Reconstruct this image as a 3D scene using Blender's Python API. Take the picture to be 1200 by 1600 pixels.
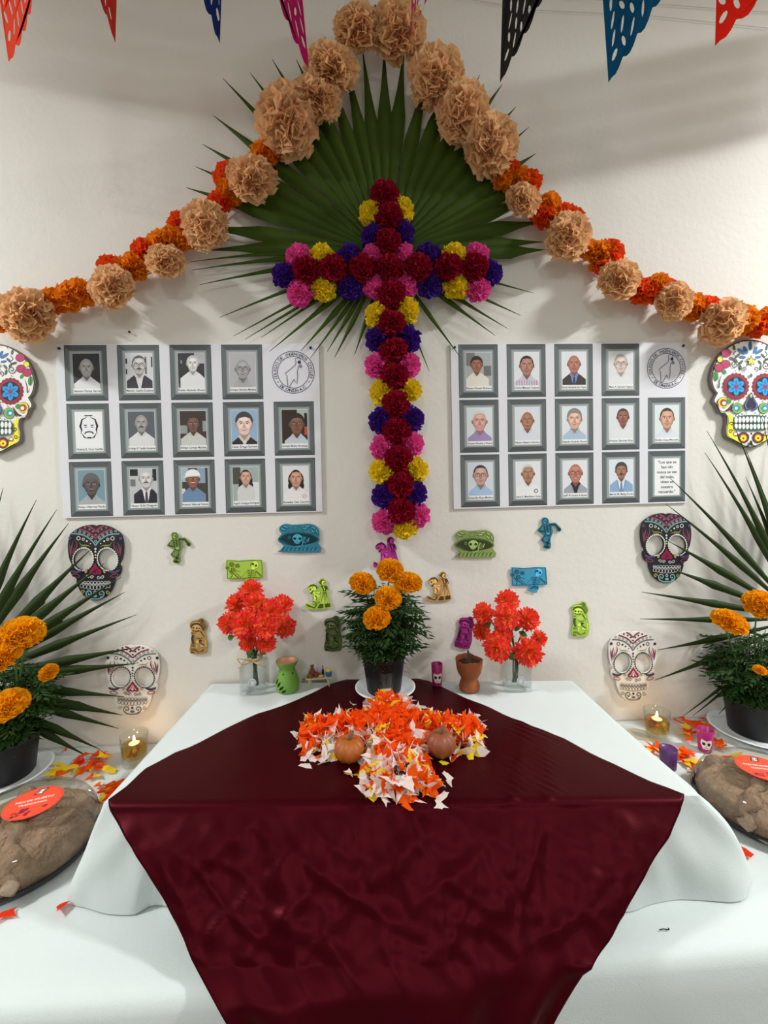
import bpy, bmesh, math, random
from mathutils import Vector, Matrix, noise, Euler
from mathutils.geometry import tessellate_polygon
PI = math.pi
rnd = random.Random(7)
for o in list(bpy.data.objects):
    bpy.data.objects.remove(o, do_unlink=True)
scene = bpy.context.scene
COL = scene.collection

# ------------------------------------------------------------------ camera
FPX, CAMD, CAMH = 650.0, 1.5, 1.6          # focal length in pixels of a 1200 wide frame, distance from wall, eye height
YAW, PIT, ROLL = math.radians(3.2235), math.radians(2.118), math.radians(.9416)
_f = Vector((math.sin(YAW)*math.cos(PIT), math.cos(YAW)*math.cos(PIT), -math.sin(PIT)))
_r0 = Vector((math.cos(YAW), -math.sin(YAW), 0)); _d0 = _f.cross(_r0)
_r = math.cos(ROLL)*_r0 + math.sin(ROLL)*_d0
_d = -math.sin(ROLL)*_r0 + math.cos(ROLL)*_d0
CAM = Vector((0, -CAMD, CAMH))
cam = bpy.data.cameras.new('camera'); cam.sensor_fit = 'HORIZONTAL'; cam.sensor_width = 36
cam.lens = FPX/1200*36; cam.clip_start = .02; cam.clip_end = 60
camo = bpy.data.objects.new('camera', cam); COL.objects.link(camo)
M = Matrix.Identity(4)
for i in range(3):
    M[i][0] = _r[i]; M[i][1] = -_d[i]; M[i][2] = -_f[i]; M[i][3] = CAM[i]
camo.matrix_world = M
scene.camera = camo

# ------------------------------------------------------------------ world, lights, exposure
def srgb(c):
    def l(v):
        v = v/255.0
        return v/12.92 if v <= .04045 else ((v+.055)/1.055)**2.4
    return (l(c[0]), l(c[1]), l(c[2]), 1.0)
world = bpy.data.worlds.new('world'); scene.world = world; world.use_nodes = True
world.node_tree.nodes['Background'].inputs[0].default_value = (.9, .95, 1, 1)
world.node_tree.nodes['Background'].inputs[1].default_value = .05
def area(name, loc, size, power, color, target=None):
    L = bpy.data.lights.new(name, 'AREA'); L.shape = 'RECTANGLE'; L.size, L.size_y = size
    L.energy = power; L.color = color
    o = bpy.data.objects.new(name, L); COL.objects.link(o); o.location = loc
    if target:
        o.rotation_euler = (Vector(target)-Vector(loc)).to_track_quat('-Z', 'Y').to_euler()
    return o
CEIL = 3.62
# ceiling fluorescent fixtures: (x, y, length along x, length along y, watts)
FIXT = [(-3.0, -1.2, .2, .4, 132), (3.0, -1.2, .2, .4, 155), (-.9, -4.3, .6, .2, 44), (1.3, -4.3, .6, .2, 44)]
for (x, y, sx, sy, w) in FIXT:
    area('fluorescent_light', (x, y, CEIL-.135), (sx*.95, sy*.95), w, (.985, 1.0, .985))
scene.view_settings.view_transform = 'Standard'; scene.view_settings.look = 'None'
scene.view_settings.gamma = 1; scene.view_settings.use_curve_mapping = False
scene.view_settings.exposure = -0.08
scene.cycles.use_denoising = True
scene.cycles.max_bounces = 8; scene.cycles.transparent_max_bounces = 14
scene.cycles.use_adaptive_sampling = True; scene.cycles.adaptive_threshold = .025
scene.cycles.sample_clamp_indirect = 6

# ------------------------------------------------------------------ geometry of the place: pixel rays to real planes
def ray(px, py):
    return _r*((px-600)/FPX) + _d*((py-800)/FPX) + _f
def onY(px, py, y):            # point of the vertical plane Y = y seen at a pixel
    v = ray(px, py); return CAM + v*((y-CAM.y)/v.y)
def W(px, py, off=0.0):        # on the wall (Y = 0), or a little in front of it
    return onY(px, py, -off)
def onZ(px, py, z):            # on a horizontal surface
    v = ray(px, py); return CAM + v*((z-CAM.z)/v.z)
def onP(px, py, p, n):
    v = ray(px, py); return CAM + v*((p-CAM).dot(n)/v.dot(n))
def dep(p): return (p-CAM).dot(_f)
def pxm(p): return dep(p)/FPX  # metres per pixel at that point

# ------------------------------------------------------------------ materials
MATS = {}
def mat(name, c, rough=.7, noise_amt=0, noise_scale=30, bump=0, bump_scale=60, metal=0, trans=0, spec=.5, sheen=0, coat=0):
    """principled surface, optional colour noise, optional bump, optional paper/leaf translucency"""
    if name in MATS: return MATS[name]
    m = bpy.data.materials.new(name); m.use_nodes = True
    nt = m.node_tree; N = nt.nodes; L = nt.links
    b = N['Principled BSDF']; out = N['Material Output']
    c = srgb(c)
    b.inputs['Base Color'].default_value = c; b.inputs['Roughness'].default_value = rough
    b.inputs['Metallic'].default_value = metal; b.inputs['Specular IOR Level'].default_value = spec
    if sheen: b.inputs['Sheen Weight'].default_value = sheen
    if coat: b.inputs['Coat Weight'].default_value = coat; b.inputs['Coat Roughness'].default_value = .1
    tc = None
    def coord():
        nonlocal tc
        if tc is None: tc = N.new('ShaderNodeTexCoord')
        return tc.outputs['Object']
    csock = None
    if noise_amt:
        n = N.new('ShaderNodeTexNoise'); n.inputs['Scale'].default_value = noise_scale; n.inputs['Detail'].default_value = 4
        L.new(coord(), n.inputs['Vector'])
        hs = N.new('ShaderNodeMix'); hs.data_type = 'RGBA'
        lo = [max(0, v*(1-noise_amt)) for v in c[:3]]+[1]; hi = [min(1, v*(1+noise_amt)) for v in c[:3]]+[1]
        hs.inputs[6].default_value = lo; hs.inputs[7].default_value = hi
        L.new(n.outputs['Fac'], hs.inputs[0]); csock = hs.outputs[2]
        L.new(csock, b.inputs['Base Color'])
    if bump:
        n = N.new('ShaderNodeTexNoise'); n.inputs['Scale'].default_value = bump_scale; n.inputs['Detail'].default_value = 5
        L.new(coord(), n.inputs['Vector'])
        bp = N.new('ShaderNodeBump'); bp.inputs['Strength'].default_value = bump; bp.inputs['Distance'].default_value = .01
        L.new(n.outputs['Fac'], bp.inputs['Height']); L.new(bp.outputs[0], b.inputs['Normal'])
    if trans:
        t = N.new('ShaderNodeBsdfTranslucent'); t.inputs[0].default_value = c
        if csock: L.new(csock, t.inputs[0])
        mx = N.new('ShaderNodeMixShader'); mx.inputs[0].default_value = trans
        L.new(b.outputs[0], mx.inputs[1]); L.new(t.outputs[0], mx.inputs[2]); L.new(mx.outputs[0], out.inputs[0])
    MATS[name] = m
    return m
def attr_mat(name, rough=.55, trans=0, spec=.4):
    if name in MATS: return MATS[name]
    m = mat(name, (255, 255, 255), rough, trans=trans, spec=spec)
    nt = m.node_tree
    a = nt.nodes.new('ShaderNodeVertexColor'); a.layer_name = 'Col'
    nt.links.new(a.outputs[0], nt.nodes['Principled BSDF'].inputs['Base Color'])
    for n in nt.nodes:
        if n.type == 'BSDF_TRANSLUCENT': nt.links.new(a.outputs[0], n.inputs[0])
    return m
def clear_mat(name, tint=(245, 250, 248), gloss=.5, rough=.03):
    """thin clear plastic or glass: see-through with fresnel reflections"""
    if name in MATS: return MATS[name]
    m = bpy.data.materials.new(name); m.use_nodes = True
    nt = m.node_tree; N = nt.nodes; L = nt.links; N.remove(N['Principled BSDF'])
    t = N.new('ShaderNodeBsdfTransparent'); t.inputs[0].default_value = srgb(tint)
    g = N.new('ShaderNodeBsdfGlossy'); g.inputs['Roughness'].default_value = rough
    lw = N.new('ShaderNodeLayerWeight'); lw.inputs[0].default_value = .5
    pw = N.new('ShaderNodeMath'); pw.operation = 'POWER'; pw.inputs[1].default_value = 3.2
    sc = N.new('ShaderNodeMath'); sc.operation = 'MULTIPLY_ADD'; sc.inputs[1].default_value = gloss; sc.inputs[2].default_value = .025
    L.new(lw.outputs['Facing'], pw.inputs[0]); L.new(pw.outputs[0], sc.inputs[0])
    mx = N.new('ShaderNodeMixShader')
    L.new(sc.outputs[0], mx.inputs[0]); L.new(t.outputs[0], mx.inputs[1]); L.new(g.outputs[0], mx.inputs[2])
    L.new(mx.outputs[0], N['Material Output'].inputs[0])
    MATS[name] = m; return m
def emit_mat(name, c, s):
    if name in MATS: return MATS[name]
    m = bpy.data.materials.new(name); m.use_nodes = True
    nt = m.node_tree; N = nt.nodes; N.remove(N['Principled BSDF'])
    e = N.new('ShaderNodeEmission'); e.inputs[0].default_value = srgb(c); e.inputs[1].default_value = s
    nt.links.new(e.outputs[0], N['Material Output'].inputs[0])
    MATS[name] = m; return m

# ------------------------------------------------------------------ mesh building
class MB:
    def __init__(s): s.v = []; s.f = []; s.c = []; s.cur = None
    def add(s, vs, fs, col=None):
        o = len(s.v); s.v += [tuple(p) for p in vs]
        s.f += [tuple(i+o for i in f) for f in fs]
        s.c += [col if col is not None else s.cur]*len(fs)
    def box(s, c, d, rz=0, col=None):
        c = Vector(c); m = Matrix.Rotation(rz, 3, 'Z')
        vs = [c + m @ Vector((x*d[0]/2, y*d[1]/2, z*d[2]/2)) for x in (-1, 1) for y in (-1, 1) for z in (-1, 1)]
        s.add(vs, [(0, 1, 3, 2), (4, 6, 7, 5), (0, 4, 5, 1), (2, 3, 7, 6), (0, 2, 6, 4), (1, 5, 7, 3)], col)
    def tube(s, pts, rad, n=8, cap=True, col=None):
        pts = [Vector(p) for p in pts]; k = len(pts)
        if not hasattr(rad, '__len__'): rad = [rad]*k
        vs = []; up = None
        for i, p in enumerate(pts):
            t = (pts[min(i+1, k-1)]-pts[max(i-1, 0)]).normalized()
            if up is None: up = t.orthogonal().normalized()
            up = (up - t*up.dot(t)).normalized(); sd = t.cross(up)
            for j in range(n):
                a = 2*PI*j/n; vs.append(p + (up*math.cos(a)+sd*math.sin(a))*rad[i])
        fs = [(i*n+j, i*n+(j+1) % n, (i+1)*n+(j+1) % n, (i+1)*n+j) for i in range(k-1) for j in range(n)]
        if cap: fs += [tuple(range(n-1, -1, -1)), tuple((k-1)*n+j for j in range(n))]
        s.add(vs, fs, col)
    def lathe(s, prof, n=32, c=(0, 0, 0), col=None, cap0=True, cap1=True, sx=1, sy=1):
        vs = [(c[0]+r*math.cos(2*PI*j/n)*sx, c[1]+r*math.sin(2*PI*j/n)*sy, c[2]+z) for (r, z) in prof for j in range(n)]
        fs = [(i*n+j, i*n+(j+1) % n, (i+1)*n+(j+1) % n, (i+1)*n+j) for i in range(len(prof)-1) for j in range(n)]
        if cap0: fs.append(tuple(range(n-1, -1, -1)))
        if cap1: fs.append(tuple((len(prof)-1)*n+j for j in range(n)))
        s.add(vs, fs, col)
    def sphere(s, c, r, n=12, m=8, col=None, d=(1, 1, 1)):
        prof = [(max(1e-5, r*math.sin(PI*i/m)), -r*math.cos(PI*i/m)) for i in range(m+1)]
        k = len(s.v); s.lathe(prof, n, (0, 0, 0), col, False, False)
        for i in range(k, len(s.v)):
            x, y, z = s.v[i]; s.v[i] = (c[0]+x*d[0], c[1]+y*d[1], c[2]+z*d[2])
    def grid(s, rows, col=None, closed=False):
        n = len(rows[0]); vs = [p for r in rows for p in r]
        w = n if closed else n-1
        s.add(vs, [(i*n+j, i*n+(j+1) % n, (i+1)*n+(j+1) % n, (i+1)*n+j) for i in range(len(rows)-1) for j in range(w)], col)
    def prism(s, loops, y0, y1, col=None):
        """flat shape in X/Z (first loop the outline, others holes) given thickness between y0 (back) and y1 (front)"""
        loops = [list(l) for l in loops]
        tris = tessellate_polygon([[Vector((p[0], p[1], 0)) for p in l] for l in loops])
        flat = [p for l in loops for p in l]; n = len(flat)
        vs = [(p[0], y0, p[1]) for p in flat]+[(p[0], y1, p[1]) for p in flat]
        fs = [tuple(t) for t in tris]+[tuple(i+n for i in reversed(t)) for t in tris]
        b = 0
        for l in loops:
            k = len(l)
            fs += [(b+i, b+(i+1) % k, n+b+(i+1) % k, n+b+i) for i in range(k)]; b += k
        s.add(vs, fs, col)
    def mesh(s, name, smooth=False, off=None):
        me = bpy.data.meshes.new(name)
        vs = s.v if off is None else [(p[0]-off[0], p[1]-off[1], p[2]-off[2]) for p in s.v]
        me.from_pydata(vs, [], s.f)
        if any(c is not None for c in s.c):
            a = me.color_attributes.new('Col', 'FLOAT_COLOR', 'CORNER')
            data = []; cache = {}
            for f, c in zip(s.f, s.c):
                if c not in cache: cache[c] = list(srgb(c if c is not None else (200, 200, 200)))
                data += cache[c]*len(f)
            a.data.foreach_set('color', data)
        me.update()
        if smooth: me.polygons.foreach_set('use_smooth', [True]*len(me.polygons))
        return me
def fixn(me):
    bm = bmesh.new(); bm.from_mesh(me); bmesh.ops.recalc_face_normals(bm, faces=bm.faces); bm.to_mesh(me); bm.free(); return me

def link(name, me, m=None, parent=None, loc=(0, 0, 0), rot=(0, 0, 0), scale=(1, 1, 1)):
    o = bpy.data.objects.new(name, me); COL.objects.link(o)
    if m is not None:
        if me.materials:
            if me.materials[0] is not m:
                o.material_slots[0].link = 'OBJECT'; o.material_slots[0].material = m
        else: me.materials.append(m)
    o.location = loc; o.rotation_euler = rot; o.scale = scale
    if parent is not None: o.parent = parent
    return o
def tag(o, label, cat, group=None):
    o['label'] = label; o['category'] = cat
    if group: o['group'] = group
    return o
def thing(name, label, cat, loc=(0, 0, 0), group=None, rot=(0, 0, 0)):
    o = bpy.data.objects.new(name, None); COL.objects.link(o); o.empty_display_size = .05
    o.location = loc; o.rotation_euler = rot
    return tag(o, label, cat, group)
def struct(name, mb, m, label=None):
    o = link(name, mb.mesh(name), m); o['kind'] = 'structure'
    if label: o['label'] = label
    return o
def part(name, mb, m, parent, smooth=False, **k):
    return link(name, mb.mesh(name, smooth), m, parent, **k)
def copy_tree(o, parent=None):
    c = o.copy(); COL.objects.link(c); c.parent = parent
    for ch in [x for x in bpy.data.objects if x.parent == o]: copy_tree(ch, c)
    return c

# flat print: layered coloured shapes on a surface facing -Y
_glyph = {}
def glyph(txt, bold):
    key = (txt, bold)
    if key not in _glyph:
        cu = bpy.data.curves.new('t', 'FONT'); cu.body = txt; cu.size = 1; cu.resolution_u = 2
        cu.offset = .022 if bold else 0.006
        o = bpy.data.objects.new('t', cu); COL.objects.link(o)
        me = bpy.data.meshes.new_from_object(o)
        vs = [(v.co.x, v.co.y) for v in me.vertices]; fs = [tuple(p.vertices) for p in me.polygons]
        bpy.data.objects.remove(o); bpy.data.curves.remove(cu); bpy.data.meshes.remove(me)
        _glyph[key] = (vs, fs)
    return _glyph[key]
class Print(MB):
    def __init__(s, mp, y, step=2.0e-5):
        MB.__init__(s); s.mp = mp; s.y = y; s.step = step; s.k = 1
    def put(s, pts, fs, col):
        yy = s.y - s.k*s.step; s.k += 1
        vs = []
        for p in pts:
            q = s.mp(p[0], p[1]); vs.append((q[0], yy, q[1]))
        s.add(vs, fs, col)
    def poly(s, pts, col):
        t = tessellate_polygon([[Vector((p[0], p[1], 0)) for p in pts]])
        s.put(pts, [tuple(x) for x in t], col)
    def rect(s, x0, y0, x1, y1, col): s.put([(x0, y0), (x1, y0), (x1, y1), (x0, y1)], [(0, 1, 2, 3)], col)
    def ell(s, cx, cy, rx, ry=None, col=(0, 0, 0), rot=0, n=18, a0=0, a1=2*PI):
        ry = rx if ry is None else ry; c, d = math.cos(rot), math.sin(rot)
        full = abs(a1-a0-2*PI) < 1e-6
        k = n if full else n+1
        pts = []
        for i in range(k):
            a = a0+(a1-a0)*i/n; x, y = rx*math.cos(a), ry*math.sin(a); pts.append((cx+x*c-y*d, cy+x*d+y*c))
        s.put(pts, [tuple(range(k))], col)
    def stroke(s, pts, w, col, closed=False, taper=False):
        n = len(pts)
        if n < 2: return
        L = []; Rr = []
        for i in range(n):
            a = pts[(i-1) % n] if (closed or i > 0) else pts[i]
            b = pts[(i+1) % n] if (closed or i < n-1) else pts[i]
            dx, dy = b[0]-a[0], b[1]-a[1]; l = math.hypot(dx, dy) or 1
            ww = w/2
            if taper: ww *= max(.12, 1-abs(2*i/(n-1)-1)**1.5) if taper == 2 else max(.1, 1-i/(n-1))
            nx, ny = -dy/l*ww, dx/l*ww
            L.append((pts[i][0]+nx, pts[i][1]+ny)); Rr.append((pts[i][0]-nx, pts[i][1]-ny))
        fs = [(i, (i+1) % n, n+(i+1) % n, n+i) for i in range(n if closed else n-1)]
        s.put(L+Rr, fs, col)
    def ring(s, cx, cy, rx, ry, w, col, n=24, rot=0):
        c, d = math.cos(rot), math.sin(rot)
        s.stroke([(cx+rx*math.cos(2*PI*i/n)*c-ry*math.sin(2*PI*i/n)*d, cy+rx*math.cos(2*PI*i/n)*d+ry*math.sin(2*PI*i/n)*c) for i in range(n)], w, col, True)
    def spiral(s, cx, cy, r, w, col, turns=1.4, dirn=1, start=0, n=26):
        s.stroke([(cx+r*(1-i/n*.85)*math.cos(start+dirn*2*PI*turns*i/n), cy+r*(1-i/n*.85)*math.sin(start+dirn*2*PI*turns*i/n)) for i in range(n+1)], w, col)
    def text(s, txt, cx, cy, size, col, bold=False, rot=0, width=None):
        vs, fs = glyph(txt, bold)
        if not vs: return
        x0 = min(v[0] for v in vs); x1 = max(v[0] for v in vs)
        sx = size if width is None else width/(x1-x0)
        c, d = math.cos(rot), math.sin(rot)
        pts = []
        for v in vs:
            x, y = (v[0]-(x0+x1)/2)*sx, -(v[1]-.35)*size
            pts.append((cx+x*c-y*d, cy+x*d+y*c))
        s.put(pts, fs, col)
def smoothloop(pts, k=4, closed=True):
    """Catmull-Rom through the points"""
    n = len(pts); out = []
    rng = range(n) if closed else range(n-1)
    for i in rng:
        if closed: p = [pts[(i+j-1) % n] for j in range(4)]
        else: p = [pts[max(0, min(n-1, i+j-1))] for j in range(4)]
        for q in range(k):
            t = q/k
            out.append(tuple(.5*((2*p[1][d])+(-p[0][d]+p[2][d])*t+(2*p[0][d]-5*p[1][d]+4*p[2][d]-p[3][d])*t*t+(-p[0][d]+3*p[1][d]-3*p[2][d]+p[3][d])*t**3) for d in range(len(pts[0]))))
    if not closed: out.append(tuple(pts[-1]))
    return out
PRINT = attr_mat('printed_ink', .5)
PRINT_M = attr_mat('matt_print', .75, spec=.2)

# ------------------------------------------------------------------ the room
TZ = .734          # table top (cloth surface)
RZ = .945          # top of the raised box
m_wall = mat('plaster_wall', (225, 222, 215), .75, .03, 2.2, .12, 45)
m_room = mat('room_paint', (170, 170, 164), .8)
b = MB(); b.box((.2, .06, CEIL/2), (9.0, .12, CEIL)); struct('wall_back', b, m_wall)
b = MB(); b.box((-4.3, -3, CEIL/2), (.1, 6.2, CEIL)); struct('wall_left', b, m_room)
b = MB(); b.box((4.7, -3, CEIL/2), (.1, 6.2, CEIL)); struct('wall_right', b, m_room)
b = MB(); b.box((.2, -6.1, CEIL/2), (9.0, .1, CEIL)); struct('wall_front', b, m_room)
b = MB(); b.box((.2, -3, -.05), (9.0, 6.3, .1)); struct('floor', b, mat('floor_tile', (140, 136, 128), .4, .06, 3))
b = MB(); b.box((.2, -3, CEIL+.05), (9.0, 6.3, .1)); struct('ceiling', b, mat('ceiling_paint', (232, 232, 228), .8))
for (x, y, sx, sy, w) in FIXT:
    t = thing('ceiling_light', 'white fluorescent ceiling fixture out of view at %s' % ('left of the altar' if x < -2 else 'right of the altar' if x > 2 else 'left behind the camera' if x < 0 else 'right behind the camera'), 'ceiling light', (x, y, CEIL), 'fluorescent ceiling fixtures')
    b = MB(); b.box((0, 0, -.05), (sx+.06, sy+.06, .1)); part('housing', b, mat('fixture_housing', (235, 235, 235), .4), t)
    b = MB(); b.box((0, 0, -.112), (sx, sy, .02)); part('diffuser', b, emit_mat('fixture_glow', (255, 252, 245), 6), t)

# ------------------------------------------------------------------ table, tablecloth, raised box and its cloth
TX0, TX1, TFY = -1.62, 2.0, -.785
t = thing('folding_table', 'long folding table hidden beneath the white tablecloth', 'table', (.19, -.39, 0))
b = MB(); b.box((0, 0, TZ-.02), (TX1-TX0-.03, .74, .03)); part('tabletop', b, mat('table_plastic', (215, 215, 210), .5), t)
for sx in (-1, 1):
    for sy in (-1, 1):
        b = MB(); b.tube([(sx*1.6, sy*.3, 0), (sx*1.6, sy*.3, TZ-.03)], .016); part('leg', b, mat('table_steel', (90, 90, 95), .4, metal=.8), t)
m_white = mat('white_tablecloth', (205, 213, 212), .9, .02, 8, .12, 400)
b = MB(); rows = []
nx = 200
prof = [(-.004, TZ), (-.1, TZ), (-.25, TZ), (-.45, TZ), (-.62, TZ), (-.72, TZ), (TFY+.028, TZ), (TFY+.012, TZ-.003), (TFY+.002, TZ-.012), (TFY-.004, TZ-.03), (TFY-.006, TZ-.08), (TFY-.008, TZ-.16), (TFY-.01, TZ-.3), (TFY-.012, TZ-.45), (TFY-.014, .1)]
for (y, z) in prof:
    r = []
    for i in range(nx+1):
        x = TX0+(TX1-TX0)*i/nx
        h = max(0, TZ-z)
        fold = .022*min(1, h/.45)*math.sin(x*14+1.2*math.sin(x*5))*min(1, h*3)
        wz = .0025*noise.noise((x*4, y*6, 0))*(1 if h == 0 and y > TFY+.05 else .3)
        r.append((x, y+fold-.0, z+wz-.0005))
    rows.append(r)
b.grid(rows)
o = link('tablecloth', b.mesh('tablecloth', True), m_white); tag(o, 'white cloth covering the long table and hanging over its front', 'tablecloth')

# raised box: turned a little on the table
FLc, FRc = Vector((-.557, -.582)), Vector((.70, -.665))       # front corners of its top
BLc, BRc = Vector((-.532, -.012)), Vector((.724, -.105))      # back corners
t = thing('raised_box', 'low box under white cloth raising the middle of the altar', 'box', (.08, -.33, TZ))
b = MB()
q = [BLc*.985, FLc*.97, FRc*.97, BRc*.985]
vs = [(p.x-.08, p.y+.33, z) for z in (.006, RZ-TZ-.006) for p in q]
b.add(vs, [(0, 1, 2, 3), (7, 6, 5, 4), (0, 4, 5, 1), (1, 5, 6, 2), (2, 6, 7, 3), (3, 7, 4, 0)])
part('carton', b, mat('carton_board', (170, 135, 95), .9), t)
def lerp(a, b_, t): return a+(b_-a)*t
def pathpts(pts, n):
    pts = [Vector(p) for p in pts]; L = [0]
    for i in range(1, len(pts)): L.append(L[-1]+(pts[i]-pts[i-1]).length)
    out = []
    for k in range(n+1):
        s = L[-1]*k/n; i = 1
        while i < len(L)-1 and L[i] < s: i += 1
        out.append(pts[i-1].lerp(pts[i], (s-L[i-1])/max(1e-9, L[i]-L[i-1])))
    return out
# top outline and bottom outline of the skirt, same parameter
def seg(a, b_, n): return [a.lerp(b_, i/n) for i in range(n)]
top = seg(BLc, FLc, 50)+seg(FLc, FRc, 110)+seg(FRc, BRc, 50)+[BRc]
Bpts = [Vector((-.60, -.02)), Vector((-.635, -.33)), Vector((-.648, -.50)), Vector((-.645, -.588)), Vector((-.575, -.612)), Vector((-.49, -.628)), Vector((-.46, -.612))]
Bf = [Vector((-.35, -.63)), Vector((0, -.655)), Vector((.35, -.675)), Vector((.55, -.686)), Vector((.70, -.684)), Vector((.79, -.678)), Vector((.862, -.652)), Vector((.868, -.628)), Vector((.83, -.55)), Vector((.79, -.40)), Vector((.765, -.11))]
allb = smoothloop([tuple(p) for p in Bpts+Bf], 8, False)
def ang_param(path):  # cumulative length 0..1 with the two front corners pinned to match the top
    return path
def resample(pts, n): return pathpts(pts, n)
# pin: left side (to corner), front, right side
iL = min(range(len(allb)), key=lambda i: (Vector(allb[i])-Vector((-.652, -.588))).length)
iR = min(range(len(allb)), key=lambda i: (Vector(allb[i])-Vector((.845, -.652))).length)
bot = resample(allb[:iL+1], 50)[:-1]+resample(allb[iL:iR+1], 110)[:-1]+resample(allb[iR:], 50)
b = MB()
ctr = (FLc+FRc+BLc+BRc)/4
rows = []
for k in range(7):                      # top, from the middle outward
    f = k/6*.985
    rows.append([(lerp(ctr.x, p.x, f), lerp(ctr.y, p.y, f), RZ) for p in top])
NS = 16
for k in range(NS+1):
    s = k/NS; r = []
    for i, (a, c) in enumerate(zip(top, bot)):
        e = s**.8
        if s > 0: e = .06+.94*(1-(1-s)**1.25)
        x, y = lerp(a.x, c.x, e), lerp(a.y, c.y, e)
        z = RZ-(RZ-TZ-.002)*s**1.15
        if s < .12: z = RZ-.004*s/.12
        u = i/len(top)
        nv = noise.noise((u*16, s*1.2, 3.1))*.014*s + noise.noise((u*44, s*1.6, 9))*.008*math.sin(PI*min(1, s*.8))
        # diagonal fold lines out of the two front corners
        for (uc, slope, amp, wd) in ((.285, .10, .022, .012), (.325, .17, .026, .010), (.255, -.05, .014, .014), (.352, .2, .018, .009), (.70, -.10, .014, .02), (.755, -.04, .012, .016), (.18, -.02, .010, .02)):
            nv += amp*(.25+.75*s)*min(1, s*4)*math.exp(-((u-uc-slope*(s-.5))/wd)**2)
        tg = bot[min(len(bot)-1, i+2)]-bot[max(0, i-2)]; d = Vector((tg.y, -tg.x)); d.normalize()
        if d.dot(Vector((x, y))-ctr) < 0: d = -d
        r.append((x+d.x*nv, y+d.y*nv, z))
    rows.append(r)
b.grid(rows)
hem = rows[-1]
b.grid([hem, [(p[0]*.985+.0012, p[1]*.985-.004, p[2]+.004) for p in hem]])
# back triangle between both ends of the fan
b.add([rows[0][0], (BLc.x, BLc.y, RZ), (BRc.x, BRc.y, RZ)], [(0, 1, 2)])
o = link('box_cloth', fixn(b.mesh('box_cloth', True)), m_white); tag(o, 'white cloth draped over the raised box in the middle of the table', 'tablecloth')

# maroon satin: laid corner to corner over the raised box and hanging down in front
m_satin = mat('maroon_satin', (54, 2, 10), .40, .05, 5, .03, 260, spec=.25, metal=.4)
m_satin.node_tree.nodes['Principled BSDF'].inputs['Specular Tint'].default_value = (1.0, .22, .28, 1)
ex = (FRc-FLc).normalized(); ey = Vector((-ex.y, ex.x))      # along the front edge, away from the viewer
def loc2(p): d = Vector((p.x, p.y))-FLc; return Vector((d.dot(ex), d.dot(ey)))
CZ = RZ+.0035
Ledge = [(166, 1252), (200, 1227), (225, 1202), (250, 1189), (275, 1175), (300, 1166), (355, 1137), (400, 1116), (430, 1107), (460, 1096), (490, 1082), (517, 1068), (544, 1061)]
Redge = [(1065, 1237), (1027, 1226), (997, 1212), (952, 1190), (930, 1181), (880, 1153), (830, 1134), (790, 1118), (760, 1103), (730, 1092), (700, 1078), (670, 1064), (652, 1060)]
Lp = [loc2(onZ(x, y, CZ)) for x, y in Ledge]; Rp = [loc2(onZ(x, y, CZ)) for x, y in Redge]
def atd(path, d):
    for a, c in zip(path, path[1:]):
        if (a.y-d)*(c.y-d) <= 0 and a.y != c.y: return lerp(a.x, c.x, (d-a.y)/(c.y-a.y))
    return path[0].x if d < path[0].y else path[-1].x
dmax = min(max(p.y for p in Lp), max(p.y for p in Rp))-.002
rowsP = []
for k in range(29):
    d = dmax*(1-k/28)
    rowsP.append(('top', d, atd(Lp, d), atd(Rp, d)))
tfe = TFY-.012
mid = (FLc+FRc)/2
A0 = Vector((mid.x, mid.y, RZ)); A1 = Vector((.1, tfe, TZ+.012))
nrm = Vector((ex.x, ex.y, 0)).cross(A1-A0).normalized()
slopeL = [(166, 1252), (203, 1310), (240, 1370), (262, 1410), (290, 1468), (318, 1535), (348, 1595)]
slopeR = [(1065, 1237), (1060, 1265), (1040, 1310), (1012, 1350), (985, 1400), (950, 1465), (915, 1520), (878, 1590)]
sl = [onP(x, y, A0, nrm) for x, y in slopeL]; sr = [onP(x, y, A0, nrm) for x, y in slopeR]
hangL = [(296, 1480), (318, 1535), (355, 1605), (400, 1690), (480, 1850), (600, 2100)]; hangR = [(945, 1465), (915, 1520), (872, 1600), (830, 1690), (760, 1850), (660, 2100)]
def byz(path, z):
    for a, c in zip(path, path[1:]):
        if (a.z-z)*(c.z-z) <= 0 and a.z != c.z: return a.lerp(c, (z-a.z)/(c.z-a.z))
    return path[0] if abs(path[0].z-z) < abs(path[-1].z-z) else path[-1]
rows = []; NC = 150
for (_, d, l, r_) in rowsP:
    row = []
    for j in range(NC+1):
        u = lerp(l, r_, j/NC); p = FLc+ex*u+ey*d
        z = CZ+.0012*noise.noise((p.x*9, p.y*9, 5))
        for (a, c, w, am) in ((.78, .40, .010, .006), (.83, .34, .008, .004), (.46, .33, .012, .003)):   # soft creases running to the pile
            tt = u-a*1.25-(d-.25)*c
            z += am*math.exp(-(tt/w)**2)*max(0, 1-d/.45)
        row.append((p.x, p.y, max(z, RZ+.0012)))
    rows.append(row)
ztop, zbot = RZ-.014, TZ+.02
NSL = 34
_a, _c = byz(sl, ztop), byz(sr, ztop); _n = nrm if nrm.y < 0 else -nrm; _last = rows[-1]
for f_ in (.3, .6, .85):
    rows.append([tuple(Vector(_last[j]).lerp(_a.lerp(_c, j/NC)+_n*.010, f_)+Vector((0, -.003, .0035))*(4*f_*(1-f_))) for j in range(NC+1)])
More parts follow.
